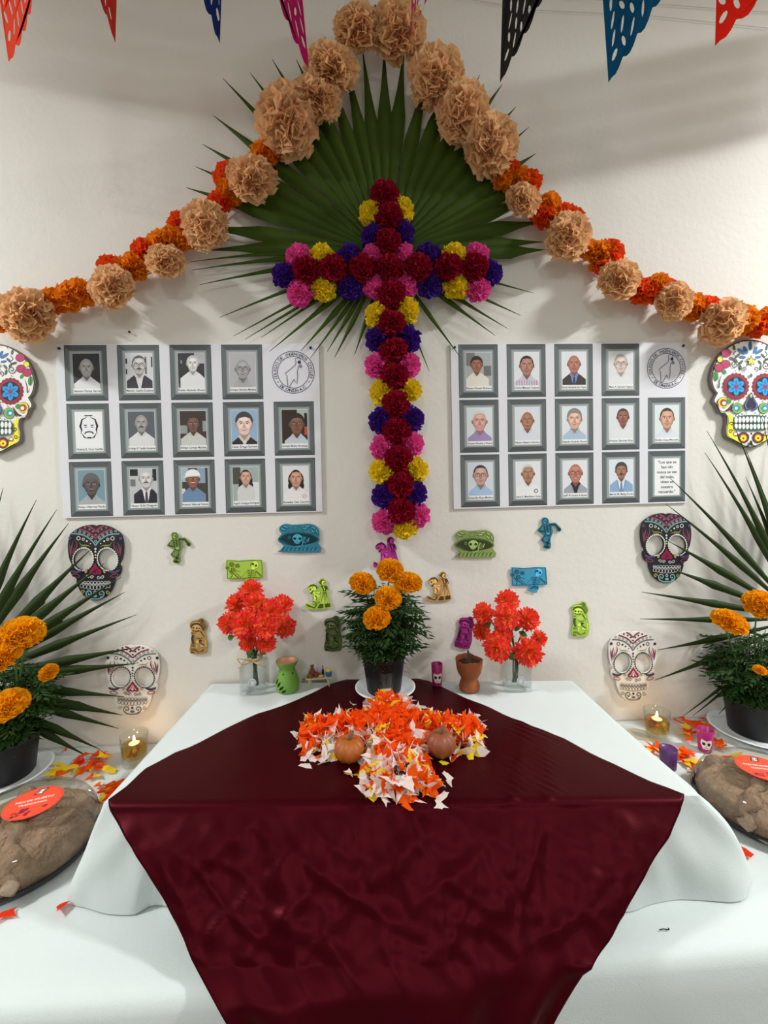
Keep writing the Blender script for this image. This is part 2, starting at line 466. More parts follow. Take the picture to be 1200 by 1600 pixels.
for k in range(NSL+1):
    s = k/NSL; z = lerp(ztop, zbot, s)
    a, c = byz(sl, z), byz(sr, z); row = []
    for j in range(NC+1):
        u = j/NC; p = a.lerp(c, u)
        env = math.sin(min(1, s*1.6+.12)*PI*.5)
        w = noise.noise((p.x*6+s*1.2, s*1.2, 1))*.012 + noise.noise((p.x*22-s*1.6, s*1.0, 2))*.006 + noise.noise((p.x*46+s*3, s*2.6, 4))*.0016
        rdg = lambda q: (1-abs(q))**6
        w += .0035*rdg(noise.noise((p.x*9+s*2.0, s*1.4, 21)))*min(1, s*5)+.003*rdg(noise.noise((p.x*12-s*4.5, s*1.8+p.x*3, 23)))*min(1, s*5)+.0022*rdg(noise.noise((p.x*26+s*2.5, s*2.0, 25)))*math.exp(-s*1.5)
        w += .006*max(0, noise.noise((p.x*13+s*5, s*2-p.x*4, 6)))+.004*max(0, noise.noise((p.x*15-s*7, s*3, 8)))
        w += .010*math.exp(-((u-.515-.12*s)/.012)**2)*math.exp(-s*3)+.008*math.exp(-((u-.44+.08*s)/.010)**2)*math.exp(-s*2.5)+.006*math.exp(-((u-.60-.2*s)/.012)**2)*math.exp(-s*2)
        sag = -.022*math.sin(PI*s)
        dd = .010*(1-s)+max(-.012, w*env)+.004*math.sin(PI*s)
        q = p - nrm*0
        nn = nrm if nrm.y < 0 else -nrm
        row.append(tuple(q+nn*dd))
    rows.append(row)
for k in range(1, 18):
    z = lerp(zbot, .42, (k/17)**1.2)
    e = min(1, k/5); yk = tfe-.010-.034*e
    a, c = byz([onY(x, y, yk) for x, y in hangL], z), byz([onY(x, y, yk) for x, y in hangR], z); row = []
    for j in range(NC+1):
        p = a.lerp(c, j/NC)
        w = e*(.012*math.sin(j/NC*20+2*math.sin(j/NC*7))+.012*noise.noise((p.x*7, z*3, 7)))
        row.append((p.x, yk+w, z))
    rows.append(row)
b = MB(); b.grid(rows)
o = link('satin_cloth', b.mesh('satin_cloth', True), m_satin)
tag(o, 'dark maroon satin cloth laid cornerwise over the white box', 'cloth')
sol = o.modifiers.new('thickness', 'SOLIDIFY'); sol.thickness = .0008; sol.offset = 0

# ------------------------------------------------------------------ paper pompoms
def basis(d):
    d = d.normalized(); t = d.orthogonal().normalized(); return d, t, d.cross(t)
def pompom(name, n, seed, wid=.75, frill=.16, core=.62, cover=1.15, rows=3, cols=5, r0=.45, tall=.62, jag=.08):
    """ball of standing tissue petals, radius about 1, opening toward +Z"""
    R = random.Random(seed); b = MB()
    b.sphere((0, 0, -.05), core, 14, 8)
    ga = PI*(3-5**.5)
    for i in range(n):
        zz = 1-(i+.5)/n*cover*1.15
        zz = max(-.85, zz); rr = math.sqrt(max(0, 1-zz*zz)); a = ga*i+R.uniform(-.3, .3)
        d = Vector((rr*math.cos(a), rr*math.sin(a), zz)); d, t, s = basis(d)
        th = R.uniform(0, PI); t = t*math.cos(th)+s*math.sin(th); s = d.cross(t)
        w = wid*R.uniform(.7, 1.2); ph = R.uniform(0, 6.28); h = R.uniform(.88, 1.1)
        bend = R.uniform(-.35, .35)
        g = []
        for r in range(rows):
            f = r/(rows-1); row = []
            for c in range(cols):
                u = c/(cols-1)-.5
                ww = w*(.35+.65*f)*u
                wig = frill*f*math.sin(u*9+ph)+bend*u*u*f
                rad = r0+(h-r0)*f - abs(u)**2*.45*f + jag*f*math.sin(u*17+ph*3)
                p = d*rad + t*ww + s*(wig+bend*.35*f*f)
                row.append(Vector((p.x, p.y, p.z*tall+.12)))
            g.append(row)
        b.grid(g)
    me = b.mesh(name, True); return me
PEACH = [pompom('peach_pompom', 130, 11+i, .8, .17, .55, tall=.7) for i in range(4)]
SMALL = [pompom('tissue_flower', 70, 31+i, .8, .2, .55, tall=.75) for i in range(3)]
CROSSP = [pompom('cross_pompom', 120, 51+i, .55, .11, .7, tall=.78, jag=.05) for i in range(4)]
def paper(name, c): return mat(name, c, .85, .12, 25, trans=.3, spec=.15)
m_peach = mat('peach_tissue', (255, 208, 158), .85, .1, 25, trans=.45, spec=.15)
m_or = mat('orange_tissue', (255, 152, 34), .85, .12, 25, trans=.45, spec=.15); m_ro = mat('red_orange_tissue', (255, 96, 34), .85, .12, 25, trans=.45, spec=.15)
def face_rot(R, spin=True, tilt=.3):
    # +Z of the pompom turned toward -Y (the room), with a small random lean and spin
    q = Euler((PI/2+R.uniform(-tilt, tilt), R.uniform(-tilt, tilt), 0)).to_matrix() @ Matrix.Rotation(R.uniform(0, 6.28) if spin else 0, 3, 'Z')
    return q.to_euler()
R = random.Random(3)
base = W(600, 60, 0)
gar = thing('flower_garland', 'paper flower garland of peach pompoms and orange blooms arched over the cross', 'garland', base)
bigs = [(561, 52, 32, 43), (622, 55, 34, 50), (519, 115, 33, 50), (495, 160, 31, 45), (450, 195, 43, 50), (395, 285, 32, 43), (322, 355, 33, 38), (260, 412, 31, 26), (178, 452, 38, 28), (45, 495, 46, 34),
        (680, 126, 38, 47), (720, 180, 35, 47), (765, 232, 39, 43), (816, 316, 25, 28), (885, 373, 36, 33), (965, 440, 38, 25), (1050, 473, 29, 26), (1125, 505, 43, 25)]
for i, (x, y, rx, ry) in enumerate(bigs):
    p = W(x, y, .075); k = pxm(p)
    # the stretch of the wide lens is in the projection: keep the flower nearly round in the room
    r = math.sqrt(rx*ry)*k*.99
    e = face_rot(R, True, .45)
    link('peach_pompom', PEACH[i % 4], m_peach, gar, p-base, e, (r, r, r))
smalls = [(430, 235, 1), (413, 247, 0), (357, 280, 1), (362, 299, 0), (345, 320, 1), (287, 352, 1), (295, 372, 0), (272, 377, 0), (252, 381, 0), (227, 395, 1), (214, 416, 0), (198, 424, 0), (176, 421, 1), (130, 458, 0), (112, 465, 0), (86, 472, 0), (66, 477, 0), (8, 503, 0),
          (792, 266, 1), (786, 280, 0), (812, 284, 0), (826, 288, 1), (855, 326, 0), (848, 341, 1), (865, 345, 0), (880, 343, 1), (893, 348, 1), (920, 395, 0), (936, 401, 0), (951, 400, 1), (944, 419, 1), (992, 455, 1), (1008, 458, 1), (1022, 452, 0), (1034, 458, 1), (1078, 480, 0), (1091, 488, 0), (1104, 484, 1), (1160, 502, 0), (1182, 509, 1), (1198, 503, 0)]
for i, (x, y, c) in enumerate(smalls):
    p = W(x, y, .045); k = pxm(p); r = R.uniform(18.5, 22)*k
    link('tissue_flower', SMALL[i % 3], m_ro if c else m_or, gar, p-base, face_rot(R, True, .6), (r, r, r))
lp = [(0, 505), (45, 495), (112, 465), (178, 452), (260, 412), (322, 355), (395, 285), (450, 195), (495, 160), (519, 115), (561, 60), (622, 60), (680, 126), (720, 180), (765, 232), (816, 316), (885, 373), (965, 440), (1050, 473), (1125, 505), (1198, 503)]
b = MB(); b.tube([W(x, y, .012)-base for x, y in smoothloop(lp, 4, False)], .002, 5); part('cord', b, mat('garland_cord', (190, 150, 110), .9), gar)

# ------------------------------------------------------------------ cross of paper pompoms
Z5 = lambda u, v: (410+u/2.759, 270+v/2.759)
base = W(*Z5(560, 430), 0)
crs = thing('flower_cross', 'tall cross covered in maroon, yellow, purple and pink paper pompoms', 'cross', base)
cc = {'maroon': paper('maroon_tissue', (150, 12, 40)), 'yellow': paper('yellow_tissue', (245, 215, 40)), 'purple': paper('purple_tissue', (74, 34, 140)), 'pink': paper('pink_tissue', (240, 88, 170))}
pom = {'maroon': [(527, 105), (545, 200), (540, 310), (550, 420), (555, 530), (555, 655), (565, 770), (568, 880), (575, 1000), (580, 1115), (585, 1235), (593, 1345), (597, 1455), (432, 420), (305, 420), (190, 430), (672, 415), (800, 415), (912, 415)],
       'yellow': [(472, 185), (594, 168), (258, 372), (265, 500), (825, 367), (833, 497), (498, 620), (620, 598), (518, 950), (630, 945), (517, 1290), (655, 1280), (612, 1522)],
       'purple': [(482, 285), (598, 270), (378, 372), (380, 500), (100, 450), (712, 367), (718, 490), (975, 440), (500, 725), (628, 722), (513, 1068), (640, 1065), (525, 1392), (652, 1385)],
       'pink': [(478, 372), (605, 370), (488, 495), (615, 490), (160, 372), (165, 520), (920, 367), (925, 505), (497, 838), (622, 830), (520, 1185), (640, 1170), (527, 1500), (665, 1475)]}
for col, lst in pom.items():
    for i, (u, v) in enumerate(lst):
        off = .075 if col == 'maroon' else .055
        p = W(*Z5(u, v), off); r = (61 if col == 'maroon' else 57)/2.759*pxm(p)
        o = link('pompom', CROSSP[i % 4], cc[col], crs, p-base, face_rot(R, True, .35), (r, r, r))
        if col == 'maroon' and i == 0: o['label'] = 'maroon tissue pompom at the top of the cross'
b = MB()
def bar(a, c, w):
    a, c = W(*Z5(*a), .02)-base, W(*Z5(*c), .02)-base
    d = (c-a).normalized(); s = Vector((-d.z, 0, d.x))*w
    vs = []
    for y in (-.012, .012):
        vs += [a+s+Vector((0, y, 0)), a-s+Vector((0, y, 0)), c-s+Vector((0, y, 0)), c+s+Vector((0, y, 0))]
    b.add(vs, [(0, 1, 2, 3), (7, 6, 5, 4), (0, 4, 5, 1), (1, 5, 6, 2), (2, 6, 7, 3), (3, 7, 4, 0)])
bar((535, 90), (605, 1500), .022); bar((110, 440), (970, 425), .022)
part('wooden_frame', b, mat('dark_wood', (96, 44, 30), .7), crs)
b = MB(); b.tube([W(*Z5(519, 25), .05)-base, W(*Z5(520, 70), .05)-base, W(*Z5(526, 110), .05)-base], [.004, .011, .012], 7)
part('tip', b, cc['maroon'], crs)['label'] = 'twisted maroon paper tip above the top pompom'

# ------------------------------------------------------------------ fan palm leaves
m_palm = mat('palm_green', (58, 80, 14), .6, .18, 14, trans=.18, spec=.22)
m_palm2 = mat('palm_green_deep', (36, 52, 14), .6, .2, 14, trans=.15, spec=.22)
def palm(name, label, bpx, tips, off0, off1, split, spread, m, petiole, wmax):
    """bpx: pixel of the hub on the wall plane; tips: pixels of segment ends"""
    hub = W(bpx[0], bpx[1], off0)
    t = thing(name, label, 'palm leaf', hub)
    pts = []
    for tp in tips:
        x, y = tp[0], tp[1]; bend = tp[2] if len(tp) > 2 else 0
        pts.append((W(x, y, off1), bend, tp[3] if len(tp) > 3 else 1.0))
    RR = random.Random(len(tips))
    for (P, bend, wf) in pts:
        v = P-hub; L = v.length; d = v/L
        nrm_ = Vector((0, -1, 0)); s = d.cross(nrm_).normalized(); n2 = s.cross(d)
        sp = split*RR.uniform(.93, 1.07)*(1 if wf == 1.0 else .62)
        b = MB(); rows = []
        K = 18
        for k in range(K+1):
            f = k/K; r = f*L
            if r < sp: w = r*math.tan(spread/2)*1.04*wf
            else:
                g = (r-sp)/max(.01, L-sp); w = sp*math.tan(spread/2)*1.04*wf*(1-g)**1.2*(1-.22*math.sin(min(1, g*2)*PI*.5))+.0008
            w = min(w, wmax)
            fold = min(w*.55, .012)
            c = hub + v*f + s*bend*L*(f**2.2) - s*bend*L*f*.35 + n2*(.012*math.sin(PI*f))
            c.y = min(c.y, -.006)
            rows.append([c-s*w-hub-n2*fold*.5, c-s*w*.5-hub, c-hub+n2*fold*.5, c+s*w*.5-hub, c+s*w-hub-n2*fold*.5])
        b.grid(rows)
        link('leaf_segment', b.mesh('leaf_segment', True), m, t)
    b = MB(); b.tube([hub-hub, (W(petiole[0], petiole[1], off0*.8)-hub)*.5+Vector((0, -.006, 0)), W(petiole[0], petiole[1], off0*.8)-hub], [.012, .009, .01], 8); part('leaf_stalk', b, mat('palm_stalk', (96, 112, 50), .5), t)
    return t
ctips = [(291, 293), (305, 260), (316, 225), (333, 180), (348, 122), (391, 114), (425, 92), (463, 93), (500, 78), (533, 66), (566, 72), (600, 66), (632, 70), (676, 80), (717, 94), (750, 117), (785, 131), (806, 167), (826, 199), (837, 240), (850, 273), (842, 305), (848, 338, .05), (850, 373, .03), (852, 395, -.03)]
ctips2 = [(300, 345, -.05), (318, 380, -.06), (296, 397, -.06, .8), (299, 414, -.04, .8), (311, 441, -.02, .8), (343, 496, 0, .7), (367, 528, .02, .6), (385, 533, .02, .6), (410, 530, .02, .6), (424, 553, .03, .7), (473, 551, .03, .6), (488, 562, .03, .5), (513, 551, .02, .5), (526, 560, .03, .5), (558, 556, .04, .5), (665, 582, -.05, .45), (716, 562, -.04, .5), (771, 529, -.04, .6), (790, 518, -.04, .6), (812, 497, -.03, .7), (833, 461, -.02, .7)]
palm('fan_palm_leaf', 'large green fan palm leaf on the wall behind the pompom cross', (603, 398), ctips+ctips2, .018, .03, .42, math.radians(7.2), m_palm, (607, 560), .026)
ltips = [(-70, 745), (-35, 750), (5, 762), (51, 779, .03), (83, 794, .03), (102, 815, .03), (139, 856, .02), (160, 878, .02), (187, 899, .02), (194, 922, .02), (211, 956, .03), (211, 1004, .05), (212, 1029, .05), (195, 1080, .06), (193, 1109, .06), (188, 1130, .06), (161, 1164, .06), (144, 1178, .05), (70, 930), (100, 960), (-110, 770)]
palm('fan_palm_leaf', 'green fan palm leaf behind the marigold pot at the left end', (-66, 1072), ltips, .10, .045, .34, math.radians(5.6), m_palm2, (-66, 1150), .02)
rtips = [(1112, 670, -.04), (1106, 704, -.03), (1151, 664, -.02), (1168, 700, -.02), (1042, 784, -.02), (1050, 742, -.03), (1043, 843, -.01), (1047, 887, -.01), (1003, 922, -.02), (1000, 967, 0), (1027, 1017, .01), (1023, 1066, .02), (1067, 1121, .01), (1083, 1120, .01), (1123, 1116, 0), (1190, 650), (1215, 660), (1240, 650), (1270, 660), (1165, 745)]
palm('fan_palm_leaf', 'green fan palm leaf behind the marigold pot at the right end', (1250, 967), rtips, .10, .045, .31, math.radians(4.9), m_palm2, (1250, 1080), .017)

# ------------------------------------------------------------------ memorial boards with framed portraits
def portrait(P, x0, y0, w, h, s, P2, P3):
    """one printed frame with its photograph; x right, y down in board units"""
    X = lambda u: x0+u*w
    Yv = lambda v: y0+v*h
    P.rect(X(0), Yv(0), X(1), Yv(1), (62, 68, 71))
    e = .115; e2 = .10
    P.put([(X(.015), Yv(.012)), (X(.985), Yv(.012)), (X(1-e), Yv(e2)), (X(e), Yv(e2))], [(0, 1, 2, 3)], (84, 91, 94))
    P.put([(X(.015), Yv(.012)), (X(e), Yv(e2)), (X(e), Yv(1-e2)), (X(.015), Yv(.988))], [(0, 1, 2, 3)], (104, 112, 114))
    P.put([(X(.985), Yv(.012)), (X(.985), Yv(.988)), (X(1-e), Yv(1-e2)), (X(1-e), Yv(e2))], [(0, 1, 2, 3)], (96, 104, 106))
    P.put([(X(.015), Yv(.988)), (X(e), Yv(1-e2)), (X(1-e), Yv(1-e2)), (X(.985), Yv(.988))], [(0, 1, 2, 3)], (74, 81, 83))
    P.rect(X(e), Yv(e2), X(1-e), Yv(1-e2), (138, 147, 150))
    P.rect(X(e+.02), Yv(e2+.018), X(1-e-.02), Yv(1-e2-.018), (160, 168, 171))
    px0, px1, py0, py1 = .185, .835, .145, .865
    P2.k = P.k; P = P2
    P.rect(X(px0), Yv(py0), X(px1), Yv(py1), (236, 238, 240))
    cap = .085
    if 'quote' in s:
        P.rect(X(px0-.01), Yv(py0), X(px1+.01), Yv(py1+.005), (240, 240, 242))
        for i, l in enumerate(s['quote']):
            P.text(l, X(.51), Yv(.215+i*.097), h*.08, (52, 52, 58), True)
        return
    bx0, bx1, by0, by1 = px0+.006, px1-.006, py0+.006, py1-cap
    P.rect(X(bx0), Yv(by0), X(bx1), Yv(by1), s['bg'])
    U = lambda a: X(bx0+(bx1-bx0)*a)
    V = lambda a: Yv(by0+(by1-by0)*a)
    pw, ph = (bx1-bx0)*w, (by1-by0)*h
    for (a, c, d, f, col) in s.get('bgr', []): P.rect(U(a), V(c), U(d), V(f), col)
    cx = s.get('cx', .5); cy = s.get('cy', .40); hr = s.get('hr', .24); hx = hr*pw; hy = hr*1.32*pw
    sk = s['skin']; dk = tuple(int(v*.72) for v in sk); lt = tuple(min(255, int(v*1.12)) for v in sk)
    hair = s['hair']; style = s.get('style', 'short'); sh = s['shirt']; shd = tuple(int(v*.85) for v in sh)
    cX, cY = U(cx), V(cy)
    def E(dx, dy, rx, ry, col, rot=0): P.ell(cX+dx*hx, cY+dy*hy, rx*hx, ry*hy, col, rot)
    if style == 'drawing':
        ink = (38, 36, 40)
        for sx in (-1, 1):
            P.stroke([(cX+sx*hx*.15, cY-hy*1.0), (cX+sx*hx*.8, cY-hy*.75), (cX+sx*hx*1.05, cY-hy*.1), (cX+sx*hx*.9, cY+hy*.25), (cX+sx*hx*1.0, cY+hy*.6)], hx*.28, ink, taper=2)
            P.stroke([(cX+sx*hx*.6, cY-hy*.22), (cX+sx*hx*.25, cY-hy*.18)], hx*.12, ink)
            P.stroke([(cX+sx*hx*.55, cY-hy*.02), (cX+sx*hx*.25, cY-hy*.02)], hx*.1, (90, 90, 95))
            P.stroke([(cX, cY+hy*.42), (cX+sx*hx*.35, cY+hy*.46), (cX+sx*hx*.55, cY+hy*.62)], hx*.16, ink)
            P.stroke([(cX+sx*hx*.95, cY+hy*.5), (cX+sx*hx*.6, cY+hy*.95), (cX+sx*hx*.15, cY+hy*1.08)], hx*.18, ink, taper=2)
        P.stroke([(cX-hx*.5, cY-hy*1.12), (cX+hx*.5, cY-hy*1.12)], hx*.12, ink)
        P.stroke([(cX-hx*.25, cY+hy*1.0), (cX+hx*.25, cY+hy*1.0)], hx*.2, ink)
    else:
        if style == 'long':
            E(0, .45, 1.25, 1.35, hair); E(-.75, 1.3, .6, .8, hair); E(.75, 1.3, .6, .8, hair)
        if style == 'bob':
            E(0, .25, 1.3, 1.15, hair); E(-.9, .95, .42, .5, hair); E(.9, .95, .42, .5, hair)
        # shoulders and clothes, kept inside the photograph
        top = (V(cy)+hy*1.18-V(0))/(V(1)-V(0)); top = min(.93, top)
        sw = s.get('sw', .48)
        l, r = max(0.0, cx-sw), min(1.0, cx+sw)
        body = [(U(l), V(1)), (U(l), V(min(1, top+.17))), (U(max(l, cx-.28)), V(min(1, top+.05))), (U(cx-.12), V(top-.04)), (U(cx+.12), V(top-.04)), (U(min(r, cx+.28)), V(min(1, top+.05))), (U(r), V(min(1, top+.17))), (U(r), V(1))]
        P.poly(body, s.get('jacket', sh))
        if 'stripe' in s:
            for k in range(9):
                a = cx-.4+k*.1
                if l+.02 < a < r-.02: P.rect(U(a-.018), V(min(1, top+.12)), U(a+.018), V(1), s['stripe'][k % len(s['stripe'])])
        if 'jacket' in s:
            P.poly([(U(cx-.17), V(top)), (U(cx+.17), V(top)), (U(cx+.07), V(1)), (U(cx-.07), V(1))], sh)
            jd = tuple(int(v*.8) for v in s['jacket'])
            for sx in (-1, 1): P.stroke([(U(cx+sx*.17), V(top)), (U(cx+sx*.12), V((top+1)/2)), (U(cx+sx*.06), V(1))], pw*.03, jd)
        if 'tie' in s: P.poly([(U(cx-.035), V(top+.05)), (U(cx+.035), V(top+.05)), (U(cx+.06), V(.98)), (U(cx), V(1)), (U(cx-.06), V(.98))], s['tie'])
        P.poly([(cX-hx*.55, cY+hy*.6), (cX+hx*.55, cY+hy*.6), (cX+hx*.6, V(top)), (cX, min(V(1), V(top)+hy*.38)), (cX-hx*.6, V(top))], dk)
        for sx in (-1, 1):
            P.poly([(cX+sx*hx*.55, V(top)-hy*.18), (cX+sx*hx*.8, V(top)+hy*.0), (cX+sx*hx*.42, min(V(1), V(top)+hy*.42)), (cX+sx*hx*.02, min(V(1), V(top)+hy*.38))], s.get('collar', tuple(min(255, int(v*.95)) for v in sh)))
        # head
        if style in ('short', 'full', 'side'):
            E(0, -.16, 1.05, .93, hair)
            if style == 'full': E(0, -.26, 1.12, .92, hair)
        if style == 'bald': E(0, -.05, 1.06, .72, hair)
        for sx in (-1, 1): E(sx*1.0, .08, .16, .22, dk)
        E(0, 0, .97, 1.0, sk); E(0, .45, .78, .62, sk)
        E(-.32, .2, .30, .26, lt); E(.36, .2, .28, .24, lt); E(0, -.45, .5, .24, lt)
        if style in ('short', 'full', 'side', 'long', 'bob'):
            hl = -.70 if style != 'full' else -.56
            pts = [(cX+hx*1.02*math.cos(a), cY-hy*.02+hy*1.03*math.sin(a)) for a in [PI+PI*i/14 for i in range(15)]]
            pts += [(cX+hx*.9, cY-hy*.2), (cX+hx*.72, cY+hy*(hl+.02)), (cX+hx*.1, cY+hy*(hl-.1)), (cX-hx*.6, cY+hy*hl), (cX-hx*.9, cY-hy*.2)]
            P.poly(pts, hair)
        if style == 'hat':
            P.poly([(cX+hx*1.2*math.cos(a), cY-hy*.35+hy*.85*math.sin(a)) for a in [PI+PI*i/12 for i in range(13)]], (244, 244, 246))
            P.stroke([(cX-hx*1.45, cY-hy*.25), (cX, cY-hy*.38), (cX+hx*1.25, cY-hy*.36)], hy*.14, (225, 226, 230))
        br = s.get('brow', tuple(int(v*.6) for v in dk))
        for sx in (-1, 1):
            P.stroke([(cX+sx*hx*.62, cY-hy*.16), (cX+sx*hx*.38, cY-hy*.22), (cX+sx*hx*.16, cY-hy*.17)], hy*.07, br)
            E(sx*.38, -.04, .17, .06, (235, 230, 225)); E(sx*.38, -.04, .09, .065, (40, 30, 28))
            P.stroke([(cX+sx*hx*.14, cY+hy*.33), (cX+sx*hx*.34, cY+hy*.42), (cX+sx*hx*.46, cY+hy*.56)], hy*.03, dk)
            P.stroke([(cX+sx*hx*.9, cY-hy*.1), (cX+sx*hx*.82, cY+hy*.45), (cX+sx*hx*.5, cY+hy*.85)], hx*.12, dk, taper=2)
        P.poly([(cX-hx*.06, cY-hy*.08), (cX+hx*.08, cY-hy*.08), (cX+hx*.2, cY+hy*.28), (cX, cY+hy*.36), (cX-hx*.2, cY+hy*.28)], tuple(int(v*.9) for v in sk))
        P.stroke([(cX-hx*.2, cY+hy*.3), (cX, cY+hy*.37), (cX+hx*.2, cY+hy*.3)], hy*.05, dk)
        lip = s.get('lip', (int(sk[0]*.78), int(sk[1]*.58), int(sk[2]*.58)))
        P.stroke([(cX-hx*.34, cY+hy*.58), (cX, cY+hy*.62), (cX+hx*.34, cY+hy*.58)], hy*.1, lip, taper=2)
        if s.get('smile'): P.stroke([(cX-hx*.26, cY+hy*.575), (cX, cY+hy*.615), (cX+hx*.26, cY+hy*.575)], hy*.055, (240, 236, 230), taper=2)
        if 'mus' in s: P.stroke([(cX-hx*.42, cY+hy*.54), (cX-hx*.2, cY+hy*.44), (cX, cY+hy*.46), (cX+hx*.2, cY+hy*.44), (cX+hx*.42, cY+hy*.54)], hy*.15, s['mus'], taper=2)
        if s.get('glasses'):
            for sx in (-1, 1): P.ring(cX+sx*hx*.4, cY-hy*.02, hx*.3, hy*.2, hx*.06, (70, 62, 60), 14)
            P.stroke([(cX-hx*.1, cY-hy*.04), (cX+hx*.1, cY-hy*.04)], hx*.06, (70, 62, 60))
        if s.get('badge'): P.ring(U(.82), V(.9), pw*.07, pw*.07, pw*.025, s['badge'], 12)
    P3.k = P.k; P = P3
    P.rect(X(px0), Yv(py1-cap), X(px1), Yv(py1), (238, 239, 241))
    P.text(s['name'], X((px0+px1)/2), Yv(py1-cap*.5), h*.052, (36, 34, 38), True, width=min((px1-px0)*w*.97, len(s['name'])*h*.029))

W_, G_, B_ = (236, 236, 238), (150, 150, 154), (40, 40, 46)
lights = (222, 224, 228)
gs = (196, 194, 194)
left_people = [
    dict(c=0, r=0, name='Salomón Peraza García', bg=(58, 58, 64), skin=(176, 174, 174), hair=(120, 118, 120), style='bald', shirt=(226, 226, 230), smile=1, hr=.25),
    dict(c=1, r=0, name='Manuel J. Castillo Escalante', bg=(214, 214, 218), bgr=[(0, .15, .06, .3, B_), (0, .45, .05, .6, B_), (.72, .1, .78, .6, (90, 90, 94)), (.95, .1, 1, .4, B_)], skin=(200, 198, 198), hair=(96, 94, 96), shirt=(228, 228, 232), jacket=(62, 62, 72), mus=(46, 44, 46), glasses=1, hr=.25, cy=.33),
    dict(c=2, r=0, name='Rubén Alvarado Alonzo', bg=(56, 56, 62), bgr=[(.62, 0, 1, .3, (190, 190, 196)), (.1, .2, .16, .3, (150, 150, 150)), (0, .9, 1, 1, (96, 96, 108))], skin=(220, 218, 218), hair=(206, 204, 206), shirt=(232, 232, 236), cx=.56, cy=.30, hr=.22),
    dict(c=3, r=0, name='Enrique Sánchez Medina', bg=(186, 186, 190), skin=(166, 166, 168), hair=(150, 150, 152), style='bald', shirt=(176, 176, 180), glasses=1, hr=.27, cy=.46, sw=.36),
    dict(c=0, r=1, name='Vicente E. Cruz Castillo', bg=(240, 241, 244), skin=W_, hair=B_, shirt=W_, style='drawing', hr=.3, cy=.44),
    dict(c=1, r=1, name='Rodrigo E. Castillo Escalante', bg=(92, 98, 106), skin=(160, 158, 158), hair=(84, 84, 88), style='bald', shirt=(224, 224, 226), mus=(40, 38, 40), smile=1, hr=.24, cy=.34),
    dict(c=2, r=1, name='Enrique Cornejo Martínez', bg=(66, 54, 50), bgr=[(0, .42, .28, .66, (150, 156, 156)), (.86, .3, 1, .6, (150, 156, 160))], skin=(116, 88, 76), hair=(66, 54, 48), shirt=(206, 208, 204), hr=.23, cy=.38, cx=.5),
    dict(c=3, r=1, name='César Drago Servera', bg=(150, 182, 214), skin=(238, 204, 192), hair=(70, 68, 70), style='full', shirt=(226, 216, 204), jacket=(44, 42, 44), hr=.31, cy=.40),
    dict(c=4, r=1, name='Gonzalo Medina Hernández', bg=(52, 36, 32), bgr=[(.6, 0, 1, .35, (176, 186, 180)), (.88, .1, 1, .5, (30, 26, 28)), (.88, .5, 1, .75, (190, 90, 50))], skin=(132, 92, 68), hair=(46, 38, 34), style='full', shirt=(196, 206, 218), glasses=1, hr=.28, cy=.42, cx=.58),
    dict(c=0, r=2, name='Felipe Villarreal Pardo', bg=(122, 152, 164), skin=(92, 84, 82), hair=(104, 102, 104), style='full', shirt=(168, 176, 178), mus=(130, 124, 122), hr=.29, cy=.42),
    dict(c=1, r=2, name='Víctor Solís Delgado', bg=(196, 196, 200), bgr=[(0, 0, .3, .2, B_), (.85, 0, 1, .35, B_), (0, .3, .2, .5, (120, 120, 124))], skin=(206, 204, 204), hair=(90, 88, 90), style='bald', shirt=(232, 232, 236), jacket=(44, 44, 54), tie=(70, 70, 78), mus=(50, 48, 50), smile=1, hr=.25, cy=.28, cx=.6),
    dict(c=2, r=2, name='Roberto Villarreal Victoria', bg=(70, 66, 62), bgr=[(0, 0, .25, .4, (170, 186, 196)), (.6, 0, .9, .45, (140, 164, 186)), (0, .6, .12, 1, (216, 212, 206))], skin=(150, 100, 76), hair=(160, 150, 144), style='hat', shirt=(112, 142, 178), mus=(220, 214, 210), glasses=1, hr=.24, cy=.32, cx=.42),
    dict(c=3, r=2, name='Ángel E. Rodríguez Rodríguez', bg=(168, 178, 178), bgr=[(0, 0, .3, .5, (78, 76, 72)), (.75, .45, 1, 1, (226, 226, 230))], skin=(206, 160, 138), hair=(38, 28, 30), style='long', shirt=(214, 214, 216), smile=1, hr=.21, cy=.30, sw=.34),
    dict(c=4, r=2, name='Rosalba Cab Canché', bg=(226, 226, 230), skin=(200, 150, 126), hair=(34, 28, 30), style='bob', shirt=(234, 232, 234), lip=(190, 90, 90), badge=(220, 160, 170), hr=.24, cy=.36)]
